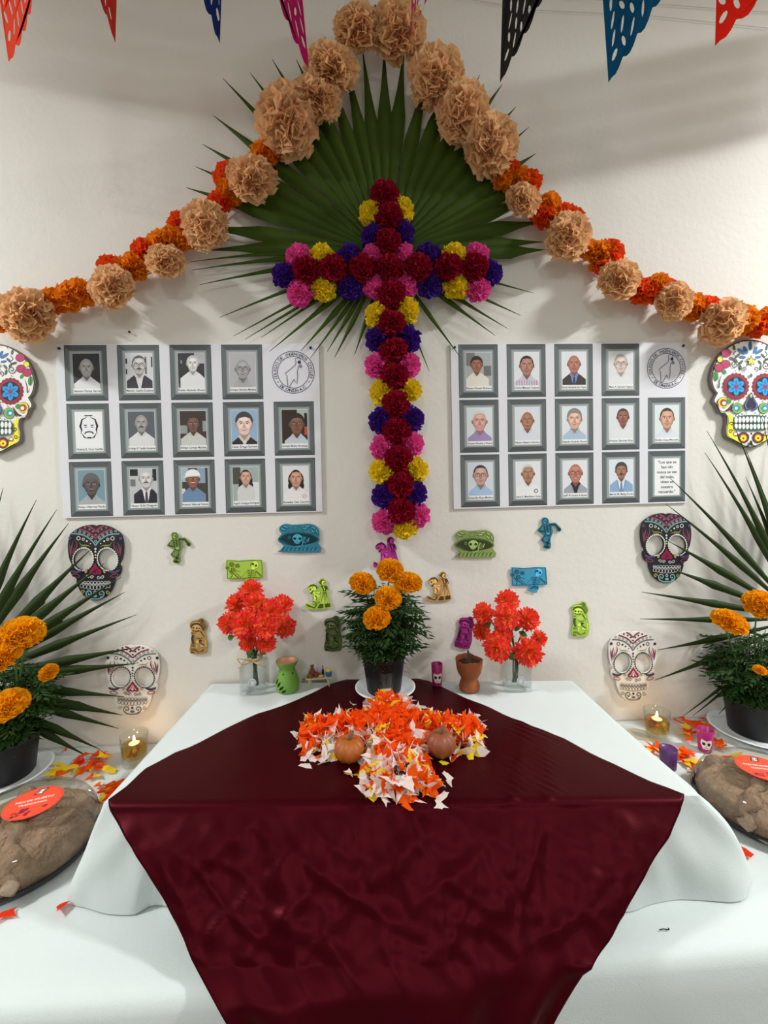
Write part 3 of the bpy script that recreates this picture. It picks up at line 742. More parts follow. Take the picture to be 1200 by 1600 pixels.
right_people = [
    dict(c=0, r=0, name='Renato Novelo Pacheco', bg=(172, 176, 178), bgr=[(.0, .0, .35, .4, (120, 122, 124)), (.7, .4, 1, .7, (110, 112, 114))], skin=(162, 104, 76), hair=(46, 38, 36), style='full', shirt=(232, 224, 214), hr=.22, cy=.36, cx=.42),
    dict(c=1, r=0, name='Carlos Manuel Campos', bg=(226, 230, 232), skin=(178, 124, 108), hair=(40, 36, 38), shirt=(206, 206, 222), stripe=[(222, 120, 142), (150, 168, 206)], hr=.27, cy=.40),
    dict(c=2, r=0, name='Fermín Hernández San Vicente', bg=(230, 233, 238), skin=(178, 116, 100), hair=(80, 64, 60), style='bald', shirt=(120, 150, 206), jacket=(58, 50, 48), tie=(50, 56, 92), hr=.25, cy=.36),
    dict(c=3, r=0, name='Mario A. Camacho Aguayo', bg=(224, 224, 228), skin=(216, 196, 184), hair=(170, 168, 170), shirt=(228, 228, 230), glasses=1, hr=.26, cy=.36),
    dict(c=0, r=1, name='Horacio Paredes y Huerta', bg=(220, 226, 230), skin=(214, 162, 152), hair=(214, 212, 214), shirt=(164, 142, 190), smile=1, hr=.28, cy=.40),
    dict(c=1, r=1, name='Héctor Navarro Gorocica', bg=(220, 224, 228), skin=(170, 114, 92), hair=(196, 190, 188), style='bald', shirt=(216, 222, 230), mus=(190, 170, 160), hr=.25, cy=.40),
    dict(c=2, r=1, name='Alejandro Hernández Alvarado', bg=(226, 229, 233), skin=(220, 176, 158), hair=(136, 136, 138), style='full', shirt=(176, 196, 220), hr=.28, cy=.38),
    dict(c=3, r=1, name='Ernesto Sánchez Ruiz', bg=(222, 226, 230), skin=(150, 92, 78), hair=(56, 54, 56), shirt=(226, 230, 232), hr=.24, cy=.34, cx=.58),
    dict(c=4, r=1, name='Emilio Sosa Morales', bg=(222, 230, 232), skin=(206, 158, 134), hair=(60, 52, 50), shirt=(216, 224, 232), hr=.29, cy=.40),
    dict(c=0, r=2, name='Eduardo Ruiz Muñoz', bg=(214, 220, 230), skin=(206, 162, 152), hair=(60, 58, 60), shirt=(168, 196, 232), glasses=1, hr=.28, cy=.38),
    dict(c=1, r=2, name='Jesús R. Mendiburu Ortiz', bg=(228, 230, 234), skin=(168, 124, 98), hair=(206, 206, 206), shirt=(236, 236, 238), mus=(150, 126, 110), badge=(70, 76, 100), hr=.25, cy=.36),
    dict(c=2, r=2, name='Jeff Krause López', bg=(228, 230, 234), skin=(190, 124, 106), hair=(90, 84, 84), style='bald', shirt=(44, 38, 52), collar=(44, 38, 52), jacket=(160, 166, 174), glasses=1, smile=1, hr=.27, cy=.38, cx=.52),
    dict(c=3, r=2, name='Martín M. Melig Durán', bg=(222, 228, 238), skin=(158, 112, 90), hair=(70, 70, 72), style='full', shirt=(232, 234, 238), jacket=(140, 172, 206), tie=(110, 140, 178), mus=(40, 36, 36), hr=.23, cy=.34),
    dict(c=4, r=2, name='', bg=W_, skin=W_, hair=B_, shirt=W_, quote=['“Los que se', 'han ido', 'nunca se van', 'del todo,', 'viven en', 'nuestro', 'recuerdo.”'])]
def stamp(P, cx, cy, r):
    ink = (74, 74, 100)
    P.ring(cx, cy, r, r, r*.035, ink, 48); P.ring(cx, cy, r*.755, r*.755, r*.035, ink, 48)
    for txt, a0, a1, flip in (('COLEGIO DE INGENIEROS CIVILES', math.radians(163), math.radians(377), 0), ('DE CANCÚN A.C.', math.radians(131), math.radians(49), 1)):
        for i, ch in enumerate(txt):
            if ch == ' ': continue
            a = a0+(a1-a0)*i/(len(txt)-1)
            P.text(ch, cx+r*.875*math.cos(a), cy+r*.875*math.sin(a), r*.2, ink, True, a+PI/2 if not flip else a-PI/2)
    for a in (math.radians(148), math.radians(32)): P.ell(cx+r*.875*math.cos(a), cy+r*.875*math.sin(a), r*.03, r*.03, ink)
    mp = [(625, 250), (690, 235), (722, 275), (700, 320), (715, 360), (680, 400), (655, 500), (662, 560), (655, 640), (645, 720), (595, 665), (600, 630), (555, 690), (510, 770), (475, 770), (460, 565), (425, 530), (615, 380), (635, 330)]
    P.stroke([(cx+(x-583)/390*r, cy+(y-505)/390*r) for x, y in mp], r*.028, ink, True)
    P.ell(cx+(697-583)/390*r, cy+(320-505)/390*r, r*.08, r*.08, (46, 44, 66), n=10)
    P.ring(cx+(720-583)/390*r, cy+(395-505)/390*r, r*.05, r*.06, r*.05, (120, 120, 146), 10)
def board(corners, people, label, extra):
    c = [W(x, y, .004) for x, y in corners]
    base = (c[0]+c[1]+c[2]+c[3])/4; base.y = 0
    ex = ((c[1]-c[0])+(c[2]-c[3]))/2; ey = ((c[3]-c[0])+(c[2]-c[1]))/2
    o0 = (c[0]+c[1]+c[2]+c[3])/4-ex/2-ey/2-base
    w, h = ex.length, ey.length; exn, eyn = ex/w, ey/h
    mp = lambda u, v: (o0.x+exn.x*u+eyn.x*v, o0.z+exn.z*u+eyn.z*v)
    t = thing('memorial_board', label, 'poster board', base)
    b = MB(); b.prism([[mp(0, 0), mp(w, 0), mp(w, h), mp(0, h)]], -.002, -.007)
    part('panel', b, mat('poster_panel', (226, 226, 234), .45), t)
    y = -.0071
    for s in people:
        P = Print(mp, y)
        if extra == 'L': x0 = w*(.0292+.197*s['c']); wd = w*.158; y0 = h*(.006+.3345*s['r']); hd = h*.319
        else: x0 = w*(.031+.1995*s['c']); wd = w*.1625; y0 = h*(.0055+.333*s['r']); hd = h*.32
        P2, P3 = Print(mp, y), Print(mp, y)
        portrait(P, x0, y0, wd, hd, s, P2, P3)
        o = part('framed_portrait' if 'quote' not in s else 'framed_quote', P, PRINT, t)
        part('photograph' if 'quote' not in s else 'quote_text', P2, PRINT, o)
        if 'quote' in s: o['label'] = 'printed memorial quote in a grey frame'
        else: part('name_caption', P3, PRINT, o)
    P = Print(mp, y); stamp(P, w*(.898 if extra == 'L' else .909), h*(.169 if extra == 'L' else .159), h*.123); part('round_seal', P, PRINT, t)['label'] = 'round blue line seal with a map outline'
    for (u, v) in ((.014, .027), (.968, .027)) if extra == 'L' else ((.016, .024), (.981, .022)):
        q = mp(w*u, h*v)
        b = MB(); b.lathe([(.0035, 0), (.005, .003), (.004, .006), (.001, .0075)], 12); me = b.mesh('push_pin', True)
        o = link('push_pin', me, mat('black_pin', (18, 18, 18), .35), None, Vector((base.x+q[0], -.0072, base.z+q[1])), (PI/2, 0, 0))
        tag(o, 'tiny black push pin in the top %s corner of the %s portrait board' % ('left' if u < .5 else 'right', 'left' if extra == 'L' else 'right'), 'push pin', 'push pins in the boards')
    return t
board([(88, 538), (498, 537), (504, 799.4), (100, 809.7)], left_people, 'left white memorial board of fourteen framed portraits and a round seal', 'L')
board([(703.3, 537), (1073, 536), (1072, 785), (709, 795.7)], right_people, 'right white memorial board with thirteen portraits and a framed quote', 'R')

# ------------------------------------------------------------------ sugar skull plaques
def locmap(cx, cy, k, off, tilt=0, u0=0, v0=0):
    """drawing units -> local X/Z around the wall point of a pixel; k = pixels per unit"""
    O = W(cx, cy, off); e = (W(cx+20, cy, off)-W(cx-20, cy, off))/40; f = (W(cx, cy+20, off)-W(cx, cy-20, off))/40
    c, d = math.cos(tilt), math.sin(tilt)
    def mp(u, v):
        a, b_ = (u-u0)*k, (v-v0)*k; a, b_ = a*c-b_*d, a*d+b_*c
        return (e.x*a+f.x*b_, e.z*a+f.z*b_)
    return O, mp
half = [(0, 118), (40, 106), (80, 103), (200, 125), (320, 185), (400, 260), (432, 400), (428, 540), (405, 650), (376, 718), (398, 760), (395, 830), (360, 900), (302, 940), (298, 1000), (270, 1080), (235, 1150), (180, 1215), (100, 1262), (0, 1280)]
def mirror(h): return h+[(-x, y) for x, y in reversed(h[1:-1])]
def eye(sx, rx=150, ry=172, n=28, g=0):
    c, d = math.cos(sx*.35), math.sin(sx*.35)
    return [(sx*190+(rx+g)*math.cos(2*PI*i/n)*c-(ry+g)*math.sin(2*PI*i/n)*d*-1, 637+(rx+g)*math.cos(2*PI*i/n)*d*-1+(ry+g)*math.sin(2*PI*i/n)*c) for i in range(n)]
def skull_mask(cx, cy, k, label, pal, rx=1.0):
    O, mp0 = locmap(cx, cy, k, .012, 0, 0, 690)
    mp = lambda u, v: mp0(u*rx, v)
    O.y = 0
    t = thing('skull_plaque', label, 'skull plaque', O)
    out = smoothloop(mirror(half), 3)
    b = MB(); b.prism([[mp(*p) for p in out], [mp(*p) for p in eye(1)], [mp(*p) for p in eye(-1)]], -.005, -.012)
    o = part('plaque_body', b, mat('plaque_'+pal['n'], pal['base'], .5), t)
    b = MB()
    for (u, v) in ((0, 300), (-250, 1000) if False else (0, 1100)):
        q = mp(u, v); b.box((q[0], -.0025, q[1]), (.02, .005, .02))
    part('mounting_pad', b, mat('foam_pad', (220, 220, 215), .9), t)
    P = Print(mp, -.0121)
    A, B, C, Wt, L, K, V_ = pal['A'], pal['B'], pal['C'], pal['W'], pal['L'], pal['K'], pal['V']
    def S(pts, w, col, taper=False):
        pts = smoothloop(pts, 4, False) if len(pts) > 2 else pts
        for sx in (1, -1): P.stroke([(x*sx, y) for x, y in pts], w, col, False, taper)
    def D(x, y, r, col):
        P.ell(x, y, r, r, col, n=12)
        if x: P.ell(-x, y, r, r, col, n=12)
    def Rg(x, y, r, w, col):
        P.ring(x, y, r, r, w, col, 14)
        if x: P.ring(-x, y, r, r, w, col, 14)
    if pal['n'] == 'dark':
        P.poly([(0, 330), (-130, 235), (-290, 185), (-200, 135), (-80, 115), (0, 135), (80, 115), (200, 135), (290, 185), (130, 235)], pal['band'])
    S([(0, 205), (60, 150), (120, 122)], 26, A); S([(0, 312), (110, 222), (260, 168)], 24, A)
    for x, y in ((0, 258), (42, 205), (95, 172), (165, 146)): D(x, y, 17, Wt if pal['n'] != 'dark' else (150, 110, 125)); 
    for x, y in ((0, 358), (58, 302), (112, 262), (178, 230), (245, 212), (315, 198)): D(x, y, 22, C); D(x, y, 10, pal['base'])
    S([(0, 425), (55, 352), (150, 280), (260, 246), (375, 240)], 22, B)
    Rg(265, 312, 27, 11, K); Rg(190, 326, 18, 10, K) if pal['n'] == 'dark' else D(190, 326, 18, K); D(135, 356, 15, K); D(80, 393, 10, K)
    S([(255, 372), (215, 418), (140, 420), (62, 442)], 16, L, 2); S([(240, 440), (180, 450), (130, 436)], 12, L, 2)
    S([(405, 395), (398, 480), (385, 600)], 18, A, 2); S([(345, 365), (372, 450), (382, 570)], 20, A, 2); S([(300, 345), (292, 440), (380, 590)], 18, A, 2); S([(320, 410), (350, 500), (385, 560)], 12, A, 2)
    D(395, 310, 26, V_)
    for (y, r) in ((475, 18), (520, 15), (570, 13), (612, 10)): D(0, y, r, K)
    for sx in (1, -1):
        for p in eye(sx, n=30, g=8): P.ell(p[0], p[1], 13, 13, pal['E'], n=8)
        e2 = eye(sx, n=30, g=4); P.stroke(e2, 9, pal['E'], True)
    P.poly([(0, 695), (38, 760), (90, 815), (102, 850), (75, 880), (30, 868), (0, 885), (-30, 868), (-75, 880), (-102, 850), (-90, 815), (-38, 760)], pal['N'])
    S([(0, 760), (28, 810), (60, 850)], 10, pal['N2']); P.poly([(0, 790), (22, 835), (0, 868), (-22, 835)], pal['N2'])
    for sx in (1, -1):
        P.poly([(sx*205, 805), (sx*300, 822), (sx*385, 795), (sx*375, 835), (sx*290, 860), (sx*225, 840)], V_)
        P.ring(sx*300, 893, 62, 24, 12, pal['A'], 14, sx*-.2)
        P.ell(sx*142, 822, 20, 36, L, sx*-.3, 10)
        P.spiral(sx*52, 918, 30, 10, pal['T'], 1.2, sx, 0); P.spiral(sx*112, 908, 32, 10, pal['T'], 1.2, -sx, PI)
        P.spiral(sx*92, 1172, 58, 18, pal['Q'], 1.3, -sx, PI/2*1.2); P.spiral(sx*195, 1150, 34, 14, L, 1.2, sx, 0)
    for i in range(9):
        x = -212+53*i; yo = 20*(1-((x)/240)**2); hh = 58-14*(abs(x)/212)
        for y0, y1 in ((1016+yo-hh, 1014+yo), (1022+yo, 1024+yo+hh*1.2)):
            P.stroke(smoothloop([(x-20, y0+10), (x, y0), (x+20, y0+10), (x+20, y1-8), (x, y1), (x-20, y1-8)], 2), 8, pal['T'], True)
    P.stroke(smoothloop([(-245, 1000), (-120, 1014), (0, 1022), (120, 1014), (245, 1000)], 4, False), 11, pal['T'])
    Rg(0, 1150, 18, 9, K) if pal['n'] == 'dark' else D(0, 1150, 20, K)
    P.stroke(smoothloop([(-125, 1225), (-70, 1250), (0, 1258), (70, 1250), (125, 1225)], 3, False), 18, pal['Q'], False)
    P.ell(0, 1210, 36, 22, pal['Q'], n=12)
    part('painted_face', P, PRINT, t)
dark = dict(n='dark', base=(30, 26, 32), band=(66, 28, 46), A=(138, 76, 98), B=(124, 160, 162), C=(150, 170, 170), W=(170, 170, 170), L=(160, 164, 92), K=(220, 222, 220), V=(84, 70, 110), E=(226, 226, 220), N=(150, 22, 74), N2=(90, 12, 48), T=(196, 200, 200), Q=(126, 178, 182))
pale = dict(n='pale', base=(232, 226, 218), band=(230, 226, 218), A=(128, 34, 62), B=(96, 108, 108), C=(128, 134, 132), W=(60, 60, 64), L=(150, 152, 120), K=(44, 44, 48), V=(60, 48, 60), E=(52, 54, 54), N=(136, 34, 66), N2=(240, 206, 206), T=(96, 92, 92), Q=(98, 102, 104))
skull_mask(149.5, 879, .1, 'dark painted skull plaque on the wall under the left portrait board', dark)
skull_mask(1041, 856.5, .0925, 'dark painted skull plaque on the wall under the right portrait board', dark, .98)
skull_mask(207.5, 1063, .0925, 'white painted skull plaque above the lit candle at the left', pale, 1.05)
skull_mask(989, 1041, .0925, 'white painted skull plaque above the lit candle at the right', pale, .93)

bhalf = [(0, 10), (165, 35), (315, 110), (435, 220), (515, 350), (560, 480), (575, 570), (555, 690), (515, 762), (492, 792), (535, 870), (540, 920), (505, 965), (465, 1060), (435, 1085), (385, 1088), (355, 1130), (350, 1230), (370, 1320), (365, 1420), (335, 1462), (245, 1500), (165, 1545), (65, 1592), (0, 1600)]
def big_skull(cx, cy, k, label):
    O, mp = locmap(cx, cy, k, .018, 0, 0, 805); O.y = 0
    t = thing('sugar_skull_plaque', label, 'skull plaque', O)
    out = smoothloop(mirror(bhalf), 3)
    b = MB(); b.prism([[mp(*p) for p in out]], -.006, -.018); part('plaque_body', b, mat('plaque_edge', (112, 102, 96), .6), t)
    b = MB(); q = mp(0, 400); b.box((q[0], -.003, q[1]), (.03, .006, .03)); part('mounting_pad', b, MATS['foam_pad'], t)
    P = Print(mp, -.0181)
    P.poly([(x*.985, 805+(y-805)*.99) for x, y in out], (26, 24, 26)); P.poly([(x*.958, 805+(y-805)*.975) for x, y in out], (240, 240, 238))
    CR, BL, SKY, GN, YL, BK, TE, LM, OR, GR = (190, 42, 98), (58, 116, 178), (40, 158, 226), (74, 150, 72), (250, 236, 60), (28, 26, 34), (30, 150, 176), (150, 190, 80), (206, 96, 40), (84, 104, 84)
    P.ell(0, 100, 28, 70, BL); 
    for sx in (1, -1):
        P.ell(sx*72, 165, 26, 62, BL, sx*.5); P.ell(sx*130, 185, 24, 70, BL, sx*1.0); P.ell(sx*115, 268, 20, 48, BL, sx*1.4)
        for a, r in ((x, y) for x, y in ((-355, 210), (-365, 370), (-458, 425))): P.ell(sx*-a*-1 if False else sx*abs(a), r, 72, 62, BK, 0); P.ell(sx*abs(a), r, 66, 56, CR, 0)
        P.ell(sx*445, 305, 44, 46, BK); P.ell(sx*447, 305, 37, 39, YL)
        P.ell(sx*505, 545, 36, 70, GN, sx*.1); P.ell(sx*382, 480, 26, 40, GN, sx*.6); P.stroke([(sx*505, 490), (sx*510, 620)], 8, BK)
        P.stroke(smoothloop([(sx*420, 520), (sx*455, 620), (sx*462, 720), (sx*500, 660)], 3, False), 16, BK, taper=2)
        for (x, y, r) in ((240, 130, .2), (185, 245, -.8), (270, 290, 1.1), (215, 320, .6), (140, 345, -.7), (150, 420, .2)): P.ell(sx*x, y, 18, 40, BK, sx*r); P.ell(sx*x, y, 13, 34, GR, sx*r)
        P.spiral(sx*232, 385, 62, 12, (70, 76, 74), 1.5, sx, 0); P.spiral(sx*85, 440, 38, 11, (70, 76, 74), 1.2, -sx, PI*.5); P.stroke(smoothloop([(sx*215, 180), (sx*250, 230), (sx*205, 275), (sx*300, 300)], 3, False), 10, (70, 76, 74))
        # eye
        for i in range(20): P.ell(sx*215+165*math.cos(2*PI*i/20), 698+170*math.sin(2*PI*i/20), 30, 30, (150, 34, 56), n=10)
        P.ell(sx*215, 698, 165, 170, (158, 40, 60), n=28); P.ell(sx*215, 698, 140, 142, BK, n=28)
        for i in range(6):
            a = 2*PI*i/6+.5; P.ell(sx*215+78*math.cos(a), 702+78*math.sin(a), 52, 38, SKY, a, 12); P.ell(sx*215+62*math.cos(a), 702+62*math.sin(a), 26, 14, (18, 116, 196), a, 10)
        P.ell(sx*215, 702, 30, 30, (168, 46, 66), n=12)
        # cheek scrolls
        for r, c in ((80, BK), (74, YL), (58, OR), (42, (150, 60, 36)), (28, (240, 240, 238))): P.ell(sx*(405-(74-r)*.25), 935+(74-r)*.2, r, r, c, n=20)
        P.ell(sx*330, 920, 42, 36, GN); P.stroke(smoothloop([(sx*440, 1010), (sx*350, 1050), (sx*290, 1000), (sx*250, 920)], 3, False), 34, (92, 40, 46), taper=2)
        P.stroke(smoothloop([(sx*470, 985), (sx*420, 1040), (sx*360, 1030)], 3, False), 40, (240, 240, 238), taper=2)
        for r, c in ((82, BK), (76, LM), (60, (110, 170, 110)), (46, TE), (30, SKY), (22, (240, 240, 238))): P.ell(sx*(200+(76-r)*.3), 1018, r, r, c, n=20)
        for q_ in range(3): P.stroke([(sx*(255+q_*16), 990+q_*20), (sx*(300+q_*5), 1060+q_*8)], 8, BK)
        # jaw
        P.poly(smoothloop([(sx*338, 1085), (sx*285, 1120), (sx*262, 1210), (sx*262, 1330), (sx*190, 1450), (sx*90, 1560), (sx*170, 1520), (sx*315, 1440), (sx*345, 1390), (sx*342, 1310), (sx*322, 1210)], 2), YL)
        P.spiral(sx*300, 1360, 34, 12, BK, 1.3, sx, 0); P.spiral(sx*285, 1250, 34, 14, BK, 1.1, -sx, PI)
        for r, c in ((84, (36, 70, 80)), (74, (120, 30, 44)), (58, OR), (44, YL), (16, (120, 90, 30))): P.ell(sx*112, 1452+(74-r)*.15, r, r, c, n=20)
        P.ell(sx*230, 1400, 40, 34, (150, 90, 50)); P.ell(sx*230, 1396, 26, 20, (240, 240, 238))
        for (x, y) in ((75, 858), (70, 1090), (135, 1105), (180, 1125), (225, 1130), (180, 915), (230, 475), (60, 35), (175, 70)): P.ell(sx*x, y, 9, 9, BK, n=8)
        P.stroke(smoothloop([(sx*8, 1500), (sx*30, 1560), (sx*70, 1580)], 3, False), 16, BK)
    st = [(0+r*math.sin(PI*i/5), 325-r*math.cos(PI*i/5)) for i, r in ((j, 84 if j % 2 == 0 else 36) for j in range(10))]; P.poly(st, BK)
    st = [(0+r*math.sin(PI*i/5), 327-r*math.cos(PI*i/5)) for i, r in ((j, 64 if j % 2 == 0 else 27) for j in range(10))]; P.poly(st, YL)
    P.poly([(0, 505), (26, 538), (0, 572), (-26, 538)], (46, 122, 144))
    nz = lambda k_: smoothloop([(0, 785), (50*k_, 880), (100*k_, 970), (82*k_, 1035), (40*k_, 1052), (0, 1025), (-40*k_, 1052), (-82*k_, 1035), (-100*k_, 970), (-50*k_, 880)], 3)
    P.poly(nz(1.0), BK); P.poly([(x*.9, 920+(y-920)*.9) for x, y in nz(1)], (92, 132, 206)); P.poly([(x*.74, 915+(y-915)*.84) for x, y in nz(1)], (50, 36, 66)); P.ell(0, 838, 12, 26, YL)
    P.poly(smoothloop([(-258, 1160), (-160, 1130), (0, 1118), (160, 1130), (258, 1160), (262, 1250), (250, 1320), (130, 1345), (0, 1350), (-130, 1345), (-250, 1320), (-262, 1250)], 2), (56, 96, 82))
    for i in range(9):
        x = -220+55*i; c_ = 16*(1-(x/230)**2)
        P.ell(x, 1192-c_*.5, 24, 46, (242, 242, 242), n=12); P.ell(x, 1280+c_*.5, 23, 42, (242, 242, 242), n=12)
    P.stroke([(-262, 1238), (0, 1240), (262, 1238)], 9, BK); P.ell(0, 1395, 14, 18, BK, n=8)
    P.poly([(0, 1480), (22, 1570), (-22, 1570)], BK)
    part('painted_face', P, PRINT, t)
big_skull(1172, 615.5, .10627, 'large white sugar skull plaque with blue flower eyes at the right edge')
big_skull(-6.5, 623, .1075, 'large white sugar skull plaque with blue flower eyes at the left edge')

# ------------------------------------------------------------------ small paper cut-outs taped to the wall
def cutout(design, name, label, cat, cx, cy, k, u0, v0, col, tilt=0):
    out, draw = design
    O, mp = locmap(cx, cy, k, .006, tilt, u0, v0); O.y = 0
    t = thing(name, label, cat, O, 'paper cut-outs on the wall')
    b = MB(); b.prism([[mp(*p) for p in out]], -.0045, -.006); part('paper', b, mat('card_%d_%d_%d' % col, col, .8, trans=.1), t)
    P = Print(mp, -.0061)
    dk = tuple(int(v*.42) for v in col); md = tuple(int(v*.68) for v in col); lt = tuple(min(255, int(v*1.18+18)) for v in col)
    draw(P, dk, md, lt); part('drawing', P, PRINT_M, t)
def dA(P, dk, md, lt):
    P.ell(430, 305, 105, 110, dk); P.ell(432, 310, 78, 85, lt); P.stroke([(375, 300), (480, 290)], 40, md); P.ell(470, 330, 30, 40, md)
    P.stroke([(490, 420), (505, 560), (520, 700)], 40, dk)
    for y in (470, 530, 590, 640): P.stroke([(400, y+20), (490, y), (610, y+10)], 24, md)
    P.stroke([(590, 440), (635, 560), (625, 690)], 26, dk); P.stroke([(390, 450), (390, 560), (420, 700)], 26, dk)
    P.stroke([(360, 450), (215, 620), (230, 670), (400, 700)], 46, dk); P.stroke([(350, 470), (240, 620)], 16, lt)
    P.stroke([(590, 430), (800, 430), (900, 540), (950, 610)], 60, dk); P.stroke([(640, 440), (790, 440), (890, 540)], 18, md); P.ell(955, 612, 58, 58, dk)
    P.ell(530, 775, 100, 42, lt); P.stroke([(430, 700), (440, 800), (520, 830), (620, 810), (640, 720)], 34, dk)
    P.stroke([(430, 850), (320, 990), (480, 1100), (590, 1160)], 56, dk); P.stroke([(420, 870), (350, 990), (470, 1080)], 16, lt)
    P.stroke([(570, 850), (545, 1040), (480, 1200)], 50, dk); P.stroke([(560, 870), (530, 1040)], 16, lt); P.ell(490, 1262, 105, 46, dk, .15)
    P.stroke([(590, 960), (580, 1060)], 22, md)
A = (smoothloop([(330, 180), (480, 170), (560, 260), (590, 380), (800, 360), (880, 420), (1040, 600), (960, 700), (860, 640), (840, 560), (770, 490), (670, 490), (720, 700), (650, 900), (630, 1050), (650, 1180), (610, 1340), (360, 1290), (400, 1150), (270, 1010), (390, 850), (330, 770), (160, 690), (160, 620), (320, 430), (300, 300)], 2), dA)
def dB(P, dk, md, lt):
    P.poly(smoothloop([(85, 490), (220, 380), (420, 350), (640, 345), (860, 390), (1010, 490), (900, 570), (640, 620), (420, 640), (210, 590)], 3), dk)
    P.poly(smoothloop([(85, 490), (180, 520), (300, 590), (420, 640), (210, 590)], 2), md)
    P.stroke(smoothloop([(85, 480), (230, 370), (430, 335), (650, 335), (860, 375), (1020, 480)], 4, False), 30, md)
    for (x, y, r) in ((250, 200, .3), (190, 250, .3), (760, 190, -.2), (900, 220, .5), (980, 310, 1.2), (880, 300, .8), (700, 240, 0)): P.ell(x, y, 85, 34, md, r); P.ell(x, y-6, 62, 14, lt, r)
    for (x, y) in ((310, 295), (400, 250), (470, 285), (560, 270), (620, 300), (460, 190), (560, 180), (600, 215)): P.ell(x, y, 40, 34, dk); P.ring(x, y, 24, 22, 12, lt, 10)
    P.ell(680, 480, 70, 70, md); P.ell(740, 520, 60, 50, md); P.ell(340, 440, 40, 50, md); P.stroke([(700, 430), (650, 540), (720, 580)], 14, lt); P.stroke([(800, 450), (760, 540)], 20, lt)
    P.ell(525, 460, 118, 95, lt); P.ell(520, 540, 70, 50, lt); P.ell(462, 468, 38, 34, dk); P.ell(585, 468, 38, 34, dk); P.poly([(520, 500), (540, 535), (500, 535)], md)
    P.stroke(smoothloop([(450, 580), (520, 605), (600, 580), (640, 530)], 3, False), 16, dk); P.stroke([(470, 560), (580, 560)], 8, md)
    P.stroke(smoothloop([(500, 650), (590, 650), (650, 590), (640, 540)], 3, False), 18, lt)
    for i in range(9):
        x = 170+i*95; P.stroke(smoothloop([(x, 770), (x+20, 700), (x+60, 660)], 3, False), 20, md if i % 2 else dk, taper=2); P.stroke([(x+30, 770), (x+60, 700)], 10, lt)
B = (smoothloop([(100, 230), (150, 155), (270, 120), (400, 145), (640, 130), (820, 120), (960, 170), (1030, 280), (1030, 450), (1045, 510), (1010, 580), (1060, 790), (130, 785), (120, 740), (200, 640), (90, 545), (70, 470), (150, 360), (110, 300)], 2), dB)
def dC(P, dk, md, lt):
    P.stroke([(150, 170), (400, 185), (700, 165), (960, 165), (985, 560), (600, 580), (165, 585)], 16, dk, True)
    for (x, y, r) in ((260, 262, 72), (395, 292, 62), (165, 340, 50)): P.ell(x, y, r, r*.85, md); P.ring(x, y, r*.55, r*.45, 10, dk, 10)
    P.ell(300, 385, 52, 60, md); P.stroke([(260, 340), (240, 420), (420, 575)], 22, dk); P.stroke([(340, 350), (320, 430), (470, 560)], 22, md); P.stroke([(190, 390), (280, 510), (240, 570)], 18, dk); P.stroke([(340, 400), (460, 425)], 20, md)
    P.stroke([(470, 575), (620, 420)], 30, md); P.stroke([(480, 560), (610, 430)], 8, lt)
    P.ell(800, 275, 102, 105, md); P.ell(800, 272, 90, 94, lt); P.ell(770, 345, 50, 34, lt); P.ell(760, 247, 32, 30, dk); P.ell(832, 286, 28, 30, dk); P.ell(785, 295, 12, 12, dk); P.stroke([(720, 220), (715, 300)], 14, dk); P.ell(812, 345, 14, 12, md)
    P.stroke([(735, 380), (715, 470), (705, 600)], 30, md)
    for i in range(5): P.stroke([(625+i*4, 385+i*42), (700, 405+i*42)], 15, dk); P.stroke([(735, 400+i*38), (800, 395+i*40)], 13, md)
    P.stroke([(820, 410), (965, 535)], 34, md); P.stroke([(825, 405), (965, 525)], 8, dk); P.stroke([(820, 420), (810, 540)], 12, md)
    P.ell(700, 640, 80, 34, md); P.stroke([(600, 690), (640, 620), (760, 620), (770, 690)], 20, dk)
C = ([(138, 152), (300, 160), (420, 178), (560, 170), (700, 148), (975, 150), (1000, 400), (1010, 578), (820, 590), (805, 660), (740, 780), (520, 720), (600, 600), (400, 605), (150, 602), (150, 400), (105, 330)], dC)
def dD(P, dk, md, lt):
    P.ell(455, 130, 58, 62, dk); P.ell(470, 138, 38, 46, lt); P.ell(485, 145, 18, 20, md); P.ell(400, 132, 26, 18, dk)
    P.poly([(400, 205), (440, 240), (470, 320), (520, 320), (545, 260), (580, 300), (545, 200), (470, 195)], dk); P.stroke([(470, 210), (500, 300)], 14, lt)
    P.poly([(455, 320), (530, 320), (600, 560), (590, 580), (400, 575)], lt)
    for i in range(6): P.stroke([(465+i*12, 325), (420+i*34, 570)], 13, md if i % 2 else dk)
    P.poly([(500, 575), (605, 560), (612, 635), (510, 660)], dk); P.poly([(400, 575), (470, 580), (470, 665), (345, 670), (370, 620)], dk)
    P.stroke(smoothloop([(165, 250), (200, 200), (290, 190), (335, 250), (310, 260), (270, 230), (235, 345), (200, 355)], 3, False), 26, dk); P.ell(285, 260, 36, 42, lt); P.ell(205, 275, 46, 52, lt); P.ell(200, 275, 24, 26, md)
    P.poly([(250, 330), (330, 340), (400, 330), (390, 420), (340, 500), (260, 520)], lt); P.stroke([(300, 360), (380, 380), (420, 340)], 16, md); P.stroke([(300, 400), (340, 450), (320, 500)], 24, dk); P.stroke([(270, 360), (260, 500)], 12, md)
    P.stroke([(250, 520), (340, 560), (400, 530)], 22, md); P.stroke([(125, 590), (220, 640), (290, 660), (330, 580)], 26, dk); P.stroke([(130, 620), (260, 665)], 10, md); P.stroke([(250, 600), (330, 560)], 14, md)
Dd = (smoothloop([(105, 680), (105, 560), (230, 600), (240, 360), (150, 310), (145, 220), (270, 155), (350, 225), (385, 260), (375, 130), (400, 65), (470, 45), (525, 110), (515, 180), (590, 300), (555, 330), (620, 560), (615, 665), (300, 695)], 2), dD)
